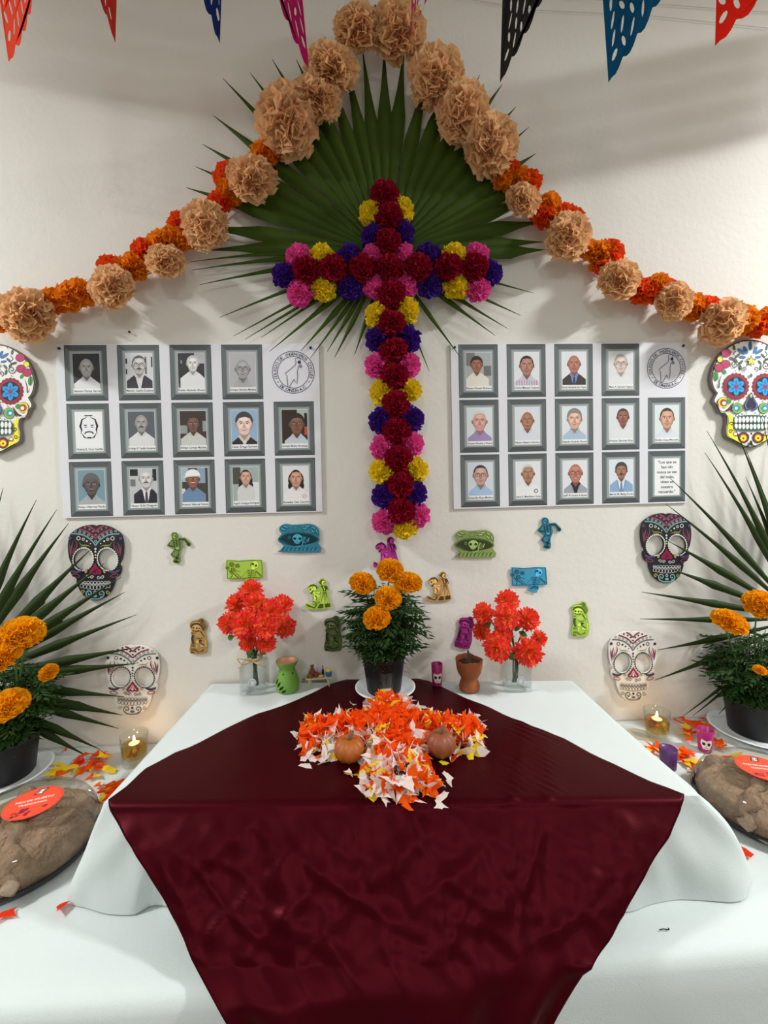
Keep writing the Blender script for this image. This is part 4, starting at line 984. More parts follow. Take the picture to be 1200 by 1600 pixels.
def dE(P, dk, md, lt):
    P.poly(smoothloop([(285, 460), (380, 390), (560, 350), (640, 290), (740, 310), (790, 440), (850, 580), (790, 700), (740, 700), (680, 590), (560, 490), (420, 480), (350, 560), (330, 600)], 2), md)
    P.stroke(smoothloop([(300, 580), (400, 480), (560, 470), (690, 570), (760, 700)], 4, False), 46, dk); P.stroke([(690, 300), (720, 400)], 40, dk)
    P.stroke(smoothloop([(320, 440), (480, 400), (620, 420)], 3, False), 26, lt)
    P.ell(510, 595, 150, 92, lt, .12); P.ell(400, 640, 40, 36, lt); P.ell(400, 605, 36, 34, dk); P.ell(510, 618, 36, 36, dk); P.ell(600, 620, 40, 30, md); P.stroke([(370, 690), (470, 725), (600, 710)], 42, dk); P.stroke([(410, 700), (520, 700)], 14, lt)
    P.stroke([(330, 790), (420, 800)], 40, md); P.stroke([(370, 860), (340, 1000), (400, 1180)], 70, dk); P.stroke([(410, 880), (400, 1050), (430, 1180)], 30, md)
    P.ell(580, 860, 110, 90, lt)
    for i in range(4): P.stroke([(490, 810+i*38), (580, 795+i*40), (680, 815+i*38)], 14, md)
    P.stroke([(650, 720), (760, 880)], 50, dk); P.stroke([(680, 710), (770, 860)], 18, lt); P.stroke([(790, 900), (640, 980), (520, 960)], 44, md); P.stroke([(760, 910), (640, 960)], 14, lt)
    P.ell(540, 1100, 60, 60, lt); P.stroke([(590, 1100), (770, 1230)], 36, dk); P.stroke([(640, 1230), (760, 1290)], 60, lt); P.stroke([(660, 1280), (780, 1320)], 14, dk); P.ell(640, 1060, 60, 40, dk)
    P.stroke([(310, 1230), (450, 1240)], 70, md); P.stroke([(310, 1380), (420, 1380), (560, 1440), (760, 1400)], 80, md); P.stroke([(300, 1470), (420, 1490)], 40, dk); P.stroke([(540, 1380), (600, 1430), (700, 1350)], 20, lt); P.stroke([(820, 1050), (850, 1280)], 30, lt); P.stroke([(520, 1200), (500, 1330)], 40, lt)
Ee = (smoothloop([(265, 450), (350, 365), (550, 325), (640, 260), (765, 285), (805, 400), (880, 560), (835, 720), (845, 830), (905, 1150), (880, 1400), (815, 1530), (280, 1520), (290, 1200), (330, 900), (290, 780), (340, 700), (270, 600)], 2), dE)
g1, g2, bl, bl2, lm, br, ol, mg, tn, ol2 = (122, 148, 76), (0, 0, 0), (52, 132, 158), (46, 126, 152), (176, 214, 76), (180, 142, 84), (112, 130, 72), (176, 46, 140), (202, 156, 92), (140, 166, 92)
cutout(A, 'skeleton_cutout', 'olive green paper cut-out of a dancing skeleton under the left board', 'paper cut-out', 280, 856.5, 1/24, 600, 760, g1)
cutout(A, 'skeleton_cutout', 'blue paper cut-out of a dancing skeleton under the right board', 'paper cut-out', 859, 833.5, 1/24, 600, 760, bl2)
cutout(B, 'hat_skull_cutout', 'blue paper cut-out of a skull lady in a wide hat', 'paper cut-out', 467.5, 841, 1/15, 565, 460, bl)
cutout(B, 'hat_skull_cutout', 'olive green paper cut-out of a skull lady in a wide hat', 'paper cut-out', 742, 850, 1/15.6, 565, 460, ol2)
cutout(C, 'skeleton_card', 'lime green paper card of a skeleton holding flowers, above the left bouquet', 'paper cut-out', 383, 890, 1/15, 575, 380, lm)
cutout(C, 'skeleton_card', 'bright blue paper card of a skeleton holding flowers, above the right bouquet', 'paper cut-out', 827.5, 901, 1/15.6, 575, 380, (66, 160, 200))
cutout(Dd, 'couple_cutout', 'lime green paper cut-out of a kneeling and a standing skeleton', 'paper cut-out', 497, 928, 1/13.33, 360, 370, lm)
cutout(Dd, 'couple_cutout', 'magenta paper cut-out of a skeleton couple just below the cross', 'paper cut-out', 603.5, 863, 1/13.3, 360, 370, mg)
cutout(Dd, 'couple_cutout', 'tan paper cut-out of a skeleton couple right of the central marigolds', 'paper cut-out', 685.5, 916.5, 1/13.8, 360, 370, tn)
cutout(Ee, 'sombrero_cutout', 'brown paper cut-out of a sombrero skeleton left of the left bouquet', 'paper cut-out', 310.5, 993.5, 1/22.86, 580, 890, br)
cutout(Ee, 'sombrero_cutout', 'dark olive paper cut-out of a sombrero skeleton left of the central marigolds', 'paper cut-out', 520.5, 989.5, 1/23, 580, 890, (96, 112, 64))
cutout(Ee, 'sombrero_cutout', 'bright lime paper cut-out of a sombrero skeleton right of the right bouquet', 'paper cut-out', 907, 967, 1/23.4, 580, 890, (172, 208, 76))
cutout(Ee, 'sombrero_cutout', 'tilted magenta paper cut-out of a sombrero skeleton above the clay cup', 'paper cut-out', 727, 987.5, 1/25, 580, 890, (150, 36, 122), .2)
for x, y, l in ((204, 520, 'small dark nail in the wall above the left portrait board'), (586, 14, 'small dark nail in the wall between the two topmost pompoms')):
    p = W(x, y, 0)
    b = MB(); b.lathe([(.0015, 0), (.0015, .008), (.004, .008), (.004, .0095), (.001, .011)], 10)
    o = link('nail', b.mesh('nail', True), mat('nail_steel', (50, 46, 44), .4, metal=.6), None, p, (PI/2, 0, 0)); tag(o, l, 'nail')

# ------------------------------------------------------------------ tissue paper banners hanging overhead
def tissue(name, c): return mat(name, c, .8, .1, 20, trans=.45, spec=.15)
def banner(label, tip, second, c, ydist, wid=.30, hgt=.36, seed=0, run=True):
    P0 = onY(tip[0], tip[1], ydist); P1 = onZ(second[0], second[1], P0.z)
    d = (P1-P0); d.z = 0; d.normalize()
    t = thing('tissue_banner', label, 'paper banner', P0, 'cut tissue banners overhead')
    RR = random.Random(seed)
    # outline in (s along the bottom edge, h up): scalloped foot, straight sides
    out = [(0, 0)]
    ns = 6
    for i in range(ns):
        for k in range(1, 5): out.append((wid*(i+k/4)/ns, -.016*math.sin(PI*k/4)+ .012))
    out += [(wid, hgt), (0, hgt)]
    holes = []
    def lens(s, h, a, w, l):
        c_, s_ = math.cos(a), math.sin(a); return [(s+l*math.cos(q)*c_-w*math.sin(q)*s_, h+l*math.cos(q)*s_+w*math.sin(q)*c_) for q in [2*PI*i/8 for i in range(8)]]
    for i in range(9):
        for j in range(8):
            s = .022+i*(wid-.044)/8; h = .045+j*.04
            if h < hgt-.03: holes.append(lens(s+RR.uniform(-.003, .003), h, PI/2+RR.uniform(-.5, .5), .0048, .0165) if (i+j) % 4 else lens(s, h, PI/4, .009, .011))
    me_b = MB(); me_b.prism([out]+holes, 0, -.0004)
    # bend the sheet a little and turn it along d
    v2 = []
    for (x, y, z) in me_b.v:
        side = .012*math.sin(x/wid*3+seed)+.014*math.sin(z*9+seed*2)
        n_ = Vector((-d.y, d.x, 0))
        q = d*x+n_*(side+y)+Vector((0, 0, z)); v2.append(tuple(q))
    me_b.v = v2
    part('sheet', me_b, tissue('tissue_%d_%d_%d' % c, c), t)
    b = MB(); b.tube([Vector((0, 0, hgt)), d*wid+Vector((0, 0, hgt)), d*(wid+1.0)+Vector((0, 0, hgt+.03))], .0009, 5); part('string', b, mat('white_string', (220, 220, 215), .8), t)
    return t
banner('orange red tissue banner cut off by the left edge of the picture', (-6, 84), (33, 2), (236, 72, 36), -.42, seed=1)
banner('small pale red tissue banner near the top left corner', (180, 67), (163, 2), (226, 84, 66), -.40, seed=2)
banner('dark blue tissue banner left of the magenta one', (345, 68), (327, 2), (36, 72, 150), -.40, seed=3)
banner('magenta tissue banner beside the peach pompoms', (480, 110), (449, 40), (206, 24, 120), -.42, seed=4)
banner('narrow pink tissue banner beside the topmost pompom', (654, 60), (669, 2), (222, 96, 150), -.36, .16, seed=5)
banner('dark grey tissue banner with slits right of the topmost pompom', (788, 130), (842, 3), (62, 60, 62), -.45, seed=6)
banner('bright blue tissue banner in the upper right', (938, 128), (1012, 5), (26, 122, 168), -.45, seed=7)
banner('red tissue banner near the top right corner', (1114, 70), (1186, 2), (236, 66, 44), -.45, seed=8)
for (pts, l) in (([(700, -6), (840, 16), (1010, 24), (1200, 44)], 'lower thin cord stretched along the wall at the top right'), ([(840, -6), (1010, 5), (1200, 19)], 'upper thin cord stretched along the wall at the top right')):
    b = MB(); b.tube([W(x, y, .006) for x, y in pts], .0009, 5); o = link('wall_cord', b.mesh('wall_cord'), mat('grey_cord', (196, 192, 186), .8)); tag(o, l, 'cord')

# further rows of the same tissue sheets, strung higher up between the ceiling lights and the wall
def banner_row(label, A, B, hgt, cols, seed):
    A, B = Vector(A), Vector(B); n = len(cols); d = (B-A)/n; L = d.length
    t = thing('tissue_banner_row', label, 'paper banner', A)
    b = MB(); b.tube([A-A-d*.6+Vector((0, 0, .06)), Vector((0, 0, 0)), d*n, d*(n+.6)+Vector((0, 0, .06))], .0012, 5); part('string', b, MATS['white_string'], t)
    for i, c in enumerate(cols):
        w = .94; out = [(0.03*L, 0), (w*L, 0)]
        for k in range(25):
            f = k/24; out.append((w*L-(w-.03)*L*f, -hgt-.012*abs(math.sin(f*PI*6))))
        holes = []
        for q in range(7):
            for r in range(int(hgt/.06)):
                cx_, cz_ = L*(.11+.125*q), -.05-r*.055
                if cz_ > -hgt+.03: holes.append([(cx_+.004*math.cos(2*PI*k/6), cz_+.010*math.sin(2*PI*k/6)) for k in range(6)])
        m_ = MB(); m_.prism([out]+holes, 0, .0005)
        ux = d.normalized()
        m_.v = [tuple(d*i+ux*x+Vector((0, y+.01*math.sin(x*9+seed+i), z))) for x, y, z in m_.v]
        part('sheet', m_, tissue('tissue_%d_%d_%d' % c, c), t)
banner_row('row of tissue banners strung high at the left above the picture', (-1.94, -.55, 3.49), (-1.30, -.55, 3.41), .285, [(236, 120, 90), (214, 120, 110), (226, 96, 70)], 1)
banner_row('row of tissue banners strung high at the right above the picture', (1.56, -.55, 3.22), (2.25, -.55, 3.385), .2, [(150, 140, 130), (226, 130, 120), (222, 130, 170)], 2)

# ------------------------------------------------------------------ marigold plants
def marigold(name, seed, n=240):
    R = random.Random(seed); b = MB(); b.sphere((0, 0, .05), .6, 14, 8, d=(1, 1, .8))
    ga = PI*(3-5**.5)
    for i in range(n):
        zz = 1-(i+.5)/n*1.25; rr = math.sqrt(max(0, 1-zz*zz)); a = ga*i+R.uniform(-.2, .2)
        d, t, s = basis(Vector((rr*math.cos(a), rr*math.sin(a), zz)))
        th = R.uniform(0, PI); t = t*math.cos(th)+s*math.sin(th); s = d.cross(t)
        w = R.uniform(.22, .34); ph = R.uniform(0, 6); h = R.uniform(.9, 1.06)
        g = []
        for r in range(3):
            f = r/2; row = []
            for c in range(4):
                u = c/3-.5
                p = d*(.55+(h-.55)*f-.25*u*u*f)+t*w*u*(.5+.9*f)+s*(.07*f*math.sin(u*10+ph)+.05*f)
                row.append((p.x, p.y, p.z*.68+.1))
            g.append(row)
        b.grid(g)
    return b.mesh(name, True)
MARI = [marigold('marigold_blossom', 71+i) for i in range(3)]
m_mari = mat('marigold_orange', (255, 172, 10), .7, .18, 6, trans=.4, spec=.2)
m_leaf = mat('marigold_leaf', (40, 66, 26), .65, .3, 9, trans=.15, spec=.2)
m_leaf2 = mat('marigold_leaf_fine', (62, 98, 40), .6, .3, 12, trans=.2)
m_pot = mat('black_plastic_pot', (15, 15, 17), .45, spec=.3)
m_soil = mat('dark_soil', (44, 34, 28), .95, .3, 60, .6, 90)
def leaf(b, p, d, up, L, w):
    d = d.normalized(); s = d.cross(up); s = s.normalized() if s.length > 1e-4 else d.orthogonal().normalized(); n = s.cross(d)
    b.add([p, p+d*L*.4+s*w-n*w*.25, p+d*L*.45+n*w*.2, p+d*L*.4-s*w-n*w*.25, p+d*L-n*w*.5], [(0, 1, 2), (0, 2, 3), (1, 4, 2), (2, 4, 3)])
def marigold_plant(label, c, rimr, baser, h, env, blossoms, seed, nst=50, big=True):
    """c: base centre; env: (half width, height) of the foliage; blossoms: (pixel x, y, radius px, depth offset)"""
    R = random.Random(seed)
    t = thing('potted_marigold', label, 'potted plant', c)
    b = MB(); b.lathe([(baser*.96, 0), (baser, .004), (rimr*.955, h-.016), (rimr*.96, h-.013), (rimr*1.0, h-.013), (rimr*1.015, h-.006), (rimr*1.005, h), (rimr*.95, h), (rimr*.93, h-.012), (baser*.94, .02)], 40, cap1=False); part('pot', b, m_pot, t, True)
    b = MB(); b.lathe([(rimr*.5, h-.018), (rimr*.93, h-.02)], 28, cap1=True); part('soil', b, m_soil, t)
    bl = []
    for i, (x, y, r, dy) in enumerate(blossoms):
        p = onY(x, y, c[1]+dy); k = pxm(p); bl.append(p-Vector(c))
        e = Euler((R.uniform(.35, .75), R.uniform(-.25, .25), R.uniform(-.2, .2)))
        rr = r*k*1.06
        link('blossom', MARI[i % 3], m_mari, t, p-Vector(c)-Vector((0, 0, rr*.1)), e, (rr, rr, rr))
    bs = MB(); bf = MB()
    def sprig(p, d, L, k, fine):
        """one pinnate leaf"""
        d = d.normalized(); up = Vector((0, 0, 1)); s = d.cross(up); s = s.normalized() if s.length > .01 else Vector((1, 0, 0))
        droop = R.uniform(.05, .4)
        for i in range(k):
            f = (i+1)/k; q = p+d*L*f-Vector((0, 0, droop*L*f*f))
            for sg in (-1, 1):
                if i == k-1 and sg == 1: continue
                if q.z < h+.004 and math.hypot(q.x, q.y) > rimr*.8: continue
                dd = (d*.55+s*sg*.8*(1-.5*f)-Vector((0, 0, .2))) if i < k-1 else d
                leaf(bf, q, dd, Vector((R.uniform(-.3, .3), R.uniform(-.3, .3), 1)), L*(.52 if not fine else .40)*(1-.25*f), L*(.085 if not fine else .05))
    hw, hh = env
    for i in range(nst):
        a = 2.4*i; rr = math.sqrt((i+.5)/nst)
        tx, ty = hw*rr*math.cos(a), hw*.75*rr*math.sin(a)
        tz = h+hh*(.98-.45*rr**2)*R.uniform(.75, 1.0)
        tip = Vector((tx, ty, tz)); b0 = Vector((tx*.25, ty*.25, h-.02)); mid_ = Vector((tx*.75, ty*.75, h+(tz-h)*.45))
        pts = smoothloop([tuple(b0), tuple(mid_), tuple(tip)], 4, False)
        bs.tube(pts, [.0026-.0014*k/(len(pts)-1) for k in range(len(pts))], 5, False)
        m = 11
        for k in range(m):
            f = (k+1)/m; q = Vector(pts[min(len(pts)-1, int(f*(len(pts)-1)))])
            ang = a+k*2.4+R.uniform(-.4, .4)
            d = Vector((math.cos(ang), math.sin(ang), R.uniform(-.25, .5)))+Vector((tx, ty, 0)).normalized()*.6
            sprig(q, d, R.uniform(.05, .085)*(1.0 if big else .85), 4 if k % 2 else 5, k % 3 == 0)
    for p in bl:
        bs.tube([(p.x*.3, p.y*.3, h-.02), (p.x*.55, p.y*.2, h+(p.z-h)*.6), (p.x*.85, p.y*.55, h+(p.z-h)*.86), tuple(p-Vector((0, 0, .004)))], [.003, .0028, .0026, .0034], 6, False)
    bf.v = [(x, min(y, -c[1]-.006), z) for x, y, z in bf.v]; bs.v = [(x, min(y, -c[1]-.006), z) for x, y, z in bs.v]
    part('stems', bs, mat('stem_green', (72, 104, 48), .6), t, True)
    o = part('foliage', bf, m_leaf, t); o['kind'] = 'stuff'
    return t
def plate(label, c, r):
    b = MB(); b.lathe([(r*.62, 0), (r*.66, .004), (r*.93, .016), (r*1.0, .0185), (r*1.0, .021), (r*.93, .0195), (r*.68, .0075), (r*.6, .006)], 48)
    o = link('plate', b.mesh('plate', True), mat('white_plate', (226, 230, 232), .25, spec=.5), None, c); tag(o, label, 'plate', 'white plates under the marigold pots')
    return o
pc = onZ(602, 1074, RZ+.02); pc.z = RZ+.005; pc.y = min(pc.y, -.108)
plate('white plate under the central marigold pot on the maroon cloth', pc, .1)
marigold_plant('marigold plant with five orange blossoms in a black pot at the centre', (pc.x-.004, pc.y, pc.z+.007), .073, .056, .125, (.088, .25),
               [(566, 911, 20, -.04), (609, 891, 21, -.03), (636, 911, 22.5, -.05), (606, 934, 20.5, -.09), (589, 965, 21, -.125)], 5)
lc = Vector((-1.135, -.155, TZ+.002)); plate('white plate under the marigold pot at the left end', lc, .125)
marigold_plant('marigold plant with large orange blossoms in a black pot at the left end', (lc.x, lc.y, lc.z+.007), .095, .078, .125, (.12, .27),
               [(33, 991, 31, -.09), (6, 1026, 27, -.14), (77, 1050, 13.5, -.05), (15, 1101, 27, -.16)], 8)
rc = Vector((1.385, -.125, TZ+.002)); plate('white plate under the marigold pot at the right end', rc, .135)
marigold_plant('marigold plant with few orange blossoms in a black pot at the right end', (rc.x, rc.y, rc.z+.007), .092, .075, .125, (.125, .27),
               [(1138, 972, 24, -.08), (1188, 944, 24, -.04), (1187, 1047, 9, -.14)], 13)

# ------------------------------------------------------------------ glass: candles, tumbler, vases
m_glass = clear_mat('clear_glass', (250, 252, 251), .45)
m_glass2 = clear_mat('vase_glass', (250, 252, 252), .75)
def glass_body(b, r0, r1, h, base=.012, th=.0022):
    b.lathe([(r0*.96, 0), (r0, .002), (r1, h), (r1-th*.5, h+.001), (r1-th, h), (r0-th, base), (.002, base)], 40, cap1=False)
def candle(label, c, seed):
    t = thing('candle_glass', label, 'candle', c)
    b = MB(); glass_body(b, .036, .042, .098); part('glass', b, m_glass, t, True)
    b = MB(); b.lathe([(.0345, .026), (.0345, .027), (.0385, .064), (.002, .0645)], 32); part('candle_oil', b, clear_mat('amber_oil', (246, 222, 160), .3), t, True)
    R = random.Random(seed)
    for k in range(9):
        a = R.uniform(0, 6.28); r = R.uniform(.008, .022)
        b = MB(); b.sphere((r*math.cos(a), r*math.sin(a), R.uniform(.034, .055)), 1, 8, 6, d=(R.uniform(.006, .011), R.uniform(.005, .010), R.uniform(.005, .012)))
        part('dried_fruit', b, mat(*[('dried_lime', (196, 190, 70), .5, .3, 60), ('dried_orange', (206, 130, 50), .5, .3, 60), ('dried_husk', (150, 92, 44), .6, .3, 60)][k % 3]), t, True)
    b = MB(); b.lathe([(.016, .0645), (.017, .067), (.014, .068), (.002, .0675)], 20); part('wick_float', b, mat('float_wax', (226, 190, 130), .5), t, True)
    b = MB(); b.tube([(0, 0, .067), (.0005, 0, .075)], .0008, 5); part('wick', b, mat('burnt_wick', (30, 24, 20), .9), t)
    b = MB(); b.lathe([(.0006, .0735), (.0030, .077), (.0034, .080), (.0020, .086), (.0004, .092)], 12); part('flame', b, emit_mat('flame_glow', (255, 190, 110), 260), t, True)
p = onZ(211, 1192, TZ+.002); p.z = TZ+.002
candle('lit oil candle in a clear glass at the left behind the bread', p, 1)
p = onZ(1026, 1152, TZ+.002); p.z = TZ+.002
candle('lit oil candle in a clear glass at the right beside the magenta cup', p, 2)
p = Vector((pc.x, pc.y-.075, RZ+.03)); p = onZ(603.5, 1081, RZ+.028)
t = thing('votive_glass', 'small empty clear glass in front of the central pot', 'glass', (p.x, p.y, RZ+.026))
b = MB(); glass_body(b, .022, .027, .07, .01); part('glass', b, m_glass, t, True)
b = MB(); b.lathe([(.018, .0105), (.019, .016), (.003, .018), (.001, .0225)], 20); part('wax_disc', b, mat('tealight_wax', (226, 214, 200), .5), t, True)

def chrys(name, seed):
    """artificial chrysanthemum: layered strap petals, yellow at heart, red at tip"""
    R = random.Random(seed); b = MB(); b.sphere((0, 0, 0), .35, 10, 6, col=(250, 120, 40))
    ga = PI*(3-5**.5); n = 120
    for i in range(n):
        zz = 1-(i+.5)/n*1.35; rr = math.sqrt(max(0, 1-zz*zz)); a = ga*i+R.uniform(-.25, .25)
        d, t, s = basis(Vector((rr*math.cos(a), rr*math.sin(a), zz)))
        s = Vector((0, 0, 1)).cross(d); s = s.normalized() if s.length > .05 else t; n_ = s.cross(d)
        L = R.uniform(.85, 1.1); w = R.uniform(.10, .15); cu = R.uniform(-.2, .22)
        g = []
        for f, wf in ((.25, .5), (.55, 1.0), (.82, .95), (1.0, .25)):
            c = d*L*f+n_*cu*f*f
            g.append([c-s*w*wf+n_*w*.35*wf, c, c+s*w*wf+n_*w*.35*wf])
        for k in range(3):
            b.grid(g[k:k+2], col=[(255, 150, 70), (250, 96, 66), (246, 62, 54)][k] if R.random() > .15 else [(255, 180, 80), (252, 140, 70), (248, 104, 60)][k])
    return b.mesh(name, True)
CHR = [chrys('red_blossom', 91+i) for i in range(3)]
m_chr = attr_mat('silk_petal', .6, .3, .2)
m_silk = mat('silk_leaf', (70, 120, 48), .55, .25, 12, trans=.15)
def vase(label, c, hw, h, bow):
    t = thing('glass_vase', label, 'vase', c)
    # square bottle: rounded-square sections lofted up to a round neck
    def sec(r, z, sq, n=40):
        out = []
        for i in range(n):
            a = 2*PI*i/n; cx_, sy_ = math.cos(a), math.sin(a)
            k = (abs(cx_)**sq+abs(sy_)**sq)**(-1/sq); out.append((r*k*cx_, r*k*sy_, z))
        return out
    b = MB()
    b.grid([sec(hw*.9, 0, 9), sec(hw, .004, 9), sec(hw, h*.74, 9), sec(hw*.94, h*.80, 7), sec(hw*.6, h*.87, 3), sec(hw*.45, h*.9, 2), sec(hw*.45, h*.97, 2), sec(hw*.56, h*.985, 2), sec(hw*.56, h, 2), sec(hw*.48, h, 2), sec(hw*.40, h*.9, 2), sec(hw*.55, h*.86, 3), sec(hw*.87, h*.79, 7), sec(hw*.93, h*.74, 9), sec(hw*.92, .012, 9), sec(hw*.1, .011, 2)], closed=True)
    part('glass', b, m_glass2, t, True)
    b = MB(); b.lathe([(.002, 0), (.0135, 0), (.0135, .0015), (.002, .0015)], 24); o = part('round_tag', b, mat('white_tag', (196, 203, 205), .6), t, loc=(.002, -hw-.0005, h*.36), rot=(PI/2, 0, 0)); o['label'] = 'small round white tag on the front of the vase'
    b = MB(); b.lathe([(.0095, 0), (.0105, .0006), (.0095, .0012)], 24, cap0=False, cap1=False); part('tag_ring', b, mat('tag_ink', (140, 140, 145), .6), o, loc=(0, 0, .0017))
    if bow:
        b = MB(); zz = h*.88; rn = hw*.58
        for q in range(2): b.tube([(rn*math.cos(a), rn*math.sin(a), zz+q*.005) for a in [2*PI*i/16 for i in range(17)]], .0022, 6, False)
        for sx in (-1, 1):
            b.tube(smoothloop([(0, -rn, zz), (sx*.03, -rn-.012, zz+.012), (sx*.048, -rn-.006, zz+.012), (sx*.03, -rn-.014, zz-.004), (0, -rn-.002, zz)], 4, False), .0019, 6)
            b.tube(smoothloop([(0, -rn, zz), (sx*.022, -rn-.016, zz-.006), (sx*.045, -rn-.014, zz-.016)], 4, False), .0018, 6)
        part('twine_bow', b, mat('jute_twine', (190, 164, 118), .9, .2, 60), t, True)
    return t
def bouquet(label, c, vh, blossoms, seed, leaves):
    R = random.Random(seed)
    t = thing('flower_bouquet', label, 'flowers', c)
    ctr = Vector((0, 0, vh+.01))
    bs = MB()
    for i, (x, y, r, dy) in enumerate(blossoms):
        p = onY(x, y, c[1]+dy); k = pxm(p); q = p-Vector(c); rr = r*k*1.1
        d = (q-Vector((0, .03, vh+.05))); d.y -= .06
        e = d.to_track_quat('Z', 'Y').to_euler()
        link('blossom', CHR[i % 3], m_chr, t, q, e, (rr, rr, rr))
        bs.tube(smoothloop([(R.uniform(-.012, .012), R.uniform(-.008, .008), .018), (R.uniform(-.006, .006), R.uniform(-.005, .005), vh*.9), tuple(q*.5+Vector((0, 0, vh*.55))), tuple(q)], 4, False), .0022, 6)
    part('stems', bs, mat('dark_stem', (58, 74, 52), .6), t, True)
    for (x, y, s, a) in leaves:
        p = onY(x, y, c[1]-.012)-Vector(c); b = MB(); g = []
        d = Vector((math.cos(a), -.25, math.sin(a))).normalized(); sd = d.cross(Vector((0, -1, .3))).normalized()
        for k in range(7):
            f = k/6; w = s*.36*math.sin(PI*min(.97, f+.06))*(1.1-.3*f); cc_ = p+d*s*(f-.5)+Vector((0, -.004*math.sin(PI*f), 0))
            g.append([cc_-sd*w, cc_+Vector((0, .003, 0)), cc_+sd*w])
        b.grid(g); part('leaf', b, m_silk, t, True)
Zl = lambda u, v: (240+u/3.75, 790+v/3.75)
p = onZ(399, 1078, RZ+.001); p.z = RZ+.001; p.y = min(p.y, -.06)
vase('square clear glass vase with twine bow holding the left red bouquet', p, .043, .125, True)
bouquet('left bouquet of coral red artificial chrysanthemums in the twine-tied vase', p+Vector((0, 0, .0)), .125,
        [(*Zl(u, v), r/3.75, dy) for u, v, r, dy in ((570, 505, 66, .0), (488, 580, 60, -.01), (600, 575, 68, -.04), (690, 625, 74, -.05), (755, 582, 58, -.0), (442, 690, 60, -.02), (540, 695, 78, -.075), (652, 705, 74, -.085), (770, 705, 62, -.03), (660, 805, 54, -.06), (552, 800, 48, -.05))], 3,
        [(*Zl(570, 870), .035, -1.2), (*Zl(560, 850), .03, -2.2), (*Zl(455, 770), .03, .4), (*Zl(495, 625), .03, 2.6), (*Zl(720, 690), .03, -.6), (*Zl(640, 860), .025, -.5)])
Zr = lambda u, v: (680+u/4.286, 790+v/4.286)
p = onZ(805, 1073, RZ+.001); p.z = RZ+.001
vase('square clear glass vase holding the right red bouquet', p, .0445, .115, False)
bouquet('right bouquet of coral red artificial chrysanthemums in the plain vase', p, .115,
        [(*Zr(u, v), r/4.286, dy) for u, v, r, dy in ((482, 642, 74, .0), (325, 722, 68, -.01), (475, 745, 84, -.05), (618, 762, 74, -.02), (312, 840, 58, -.0), (415, 950, 90, -.07), (688, 892, 56, -.02), (620, 975, 92, -.06), (450, 870, 64, -.03))], 4,
        [(*Zr(350, 790), .035, .6), (*Zr(430, 810), .032, -.2), (*Zr(545, 815), .03, 1.4), (*Zr(590, 860), .03, -.5), (*Zr(325, 870), .03, -1.2), (*Zr(510, 1010), .035, -.9), (*Zr(345, 770), .025, 2.2)])

# ------------------------------------------------------------------ green oil burner
p = onZ(449.5, 1078, RZ+.001); p.z = RZ+.001; p.y = min(p.y, -.06)
t = thing('oil_burner', 'green ceramic oil burner with leaf cut-outs beside the left vase', 'oil burner', p)
m_bg = mat('green_ceramic', (112, 164, 62), .55, .06, 20)
b = MB(); b.lathe([(.033, 0), (.037, .004), (.0395, .018), (.039, .032), (.036, .046), (.031, .060), (.0275, .071), (.0268, .077), (.0285, .083), (.034, .093), (.0372, .1005), (.0372, .103), (.0355, .103)], 40, cap1=False); part('body', b, m_bg, t, True)
b = MB(); b.lathe([(.0357, .1025), (.030, .097), (.018, .0925), (.002, .0915)], 32, cap0=False); part('dish', b, mat('peach_dish', (224, 168, 132), .5), t, True)['label'] = 'bare peach clay dish on top'
def on_body(a, z):
    prof = [(.037, .004), (.0395, .018), (.039, .032), (.036, .046), (.031, .060), (.0275, .071), (.0268, .077)]
    r = prof[-1][0]
    for (r0, z0), (r1, z1) in zip(prof, prof[1:]):
        if z0 <= z <= z1: r = r0+(r1-r0)*(z-z0)/(z1-z0)
    return Vector((r*1.012*math.cos(a), r*1.012*math.sin(a), z))
m_cut = mat('burner_opening', (16, 22, 12), .9)
for (a, z, L, rot) in ((-1.95, .022, .024, .75), (-2.2, .033, .024, .95), (-2.5, .040, .022, 1.25), (-1.72, .012, .020, .55)):
    b = MB(); g = []
    for k in range(9):
        f = k/8-.5; w = .0042*math.cos(PI*f)**.8 if abs(f) < .499 else .0002
        row = []
        for sg in (-1, 1):
            du = f*L*math.cos(rot)-sg*w*math.sin(rot); dz = f*L*math.sin(rot)+sg*w*math.cos(rot)
            row.append(on_body(a+du/.038, z+dz))
        g.append(row)
    b.grid(g); part('leaf_opening', b, m_cut, t)
for a in (-1.85, -.75):
    b = MB(); c0 = on_body(a, .066); g = [on_body(a+.0028*math.cos(q)/.029, .066+.0028*math.sin(q)) for q in [2*PI*i/10 for i in range(10)]]
    b.add(g, [tuple(range(10))]); part('vent_hole', b, m_cut, t)

# ------------------------------------------------------------------ miniature table with miniature food
p = onZ(499, 1071, RZ+.001); p.z = RZ+.001; p.y = min(p.y, -.05)
t = thing('miniature_table', 'tiny pale wooden table beside the green oil burner', 'miniature table', p)
m_mt = mat('pale_green_wood', (204, 206, 156), .6, .1, 30)
b = MB(); b.box((0, 0, .0325), (.086, .042, .004)); part('tabletop', b, m_mt, t)
for sx in (-1, 1):
    for sy in (-1, 1):
        b = MB(); b.tube([(sx*.036, sy*.016, 0), (sx*.03, sy*.014, .031)], [.0022, .003], 6); part('leg', b, m_mt, t)
tp = p+Vector((0, 0, .0346))
def mini(name, label, off, prof, c, sx=1, sy=1, rough=.5):
    b = MB(); b.lathe(prof, 16, sx=sx, sy=sy); o = link(name, b.mesh(name, True), mat('mini_%d_%d_%d' % c, c, rough), None, tp+Vector(off)); tag(o, label, 'miniature', 'miniatures on the tiny table')
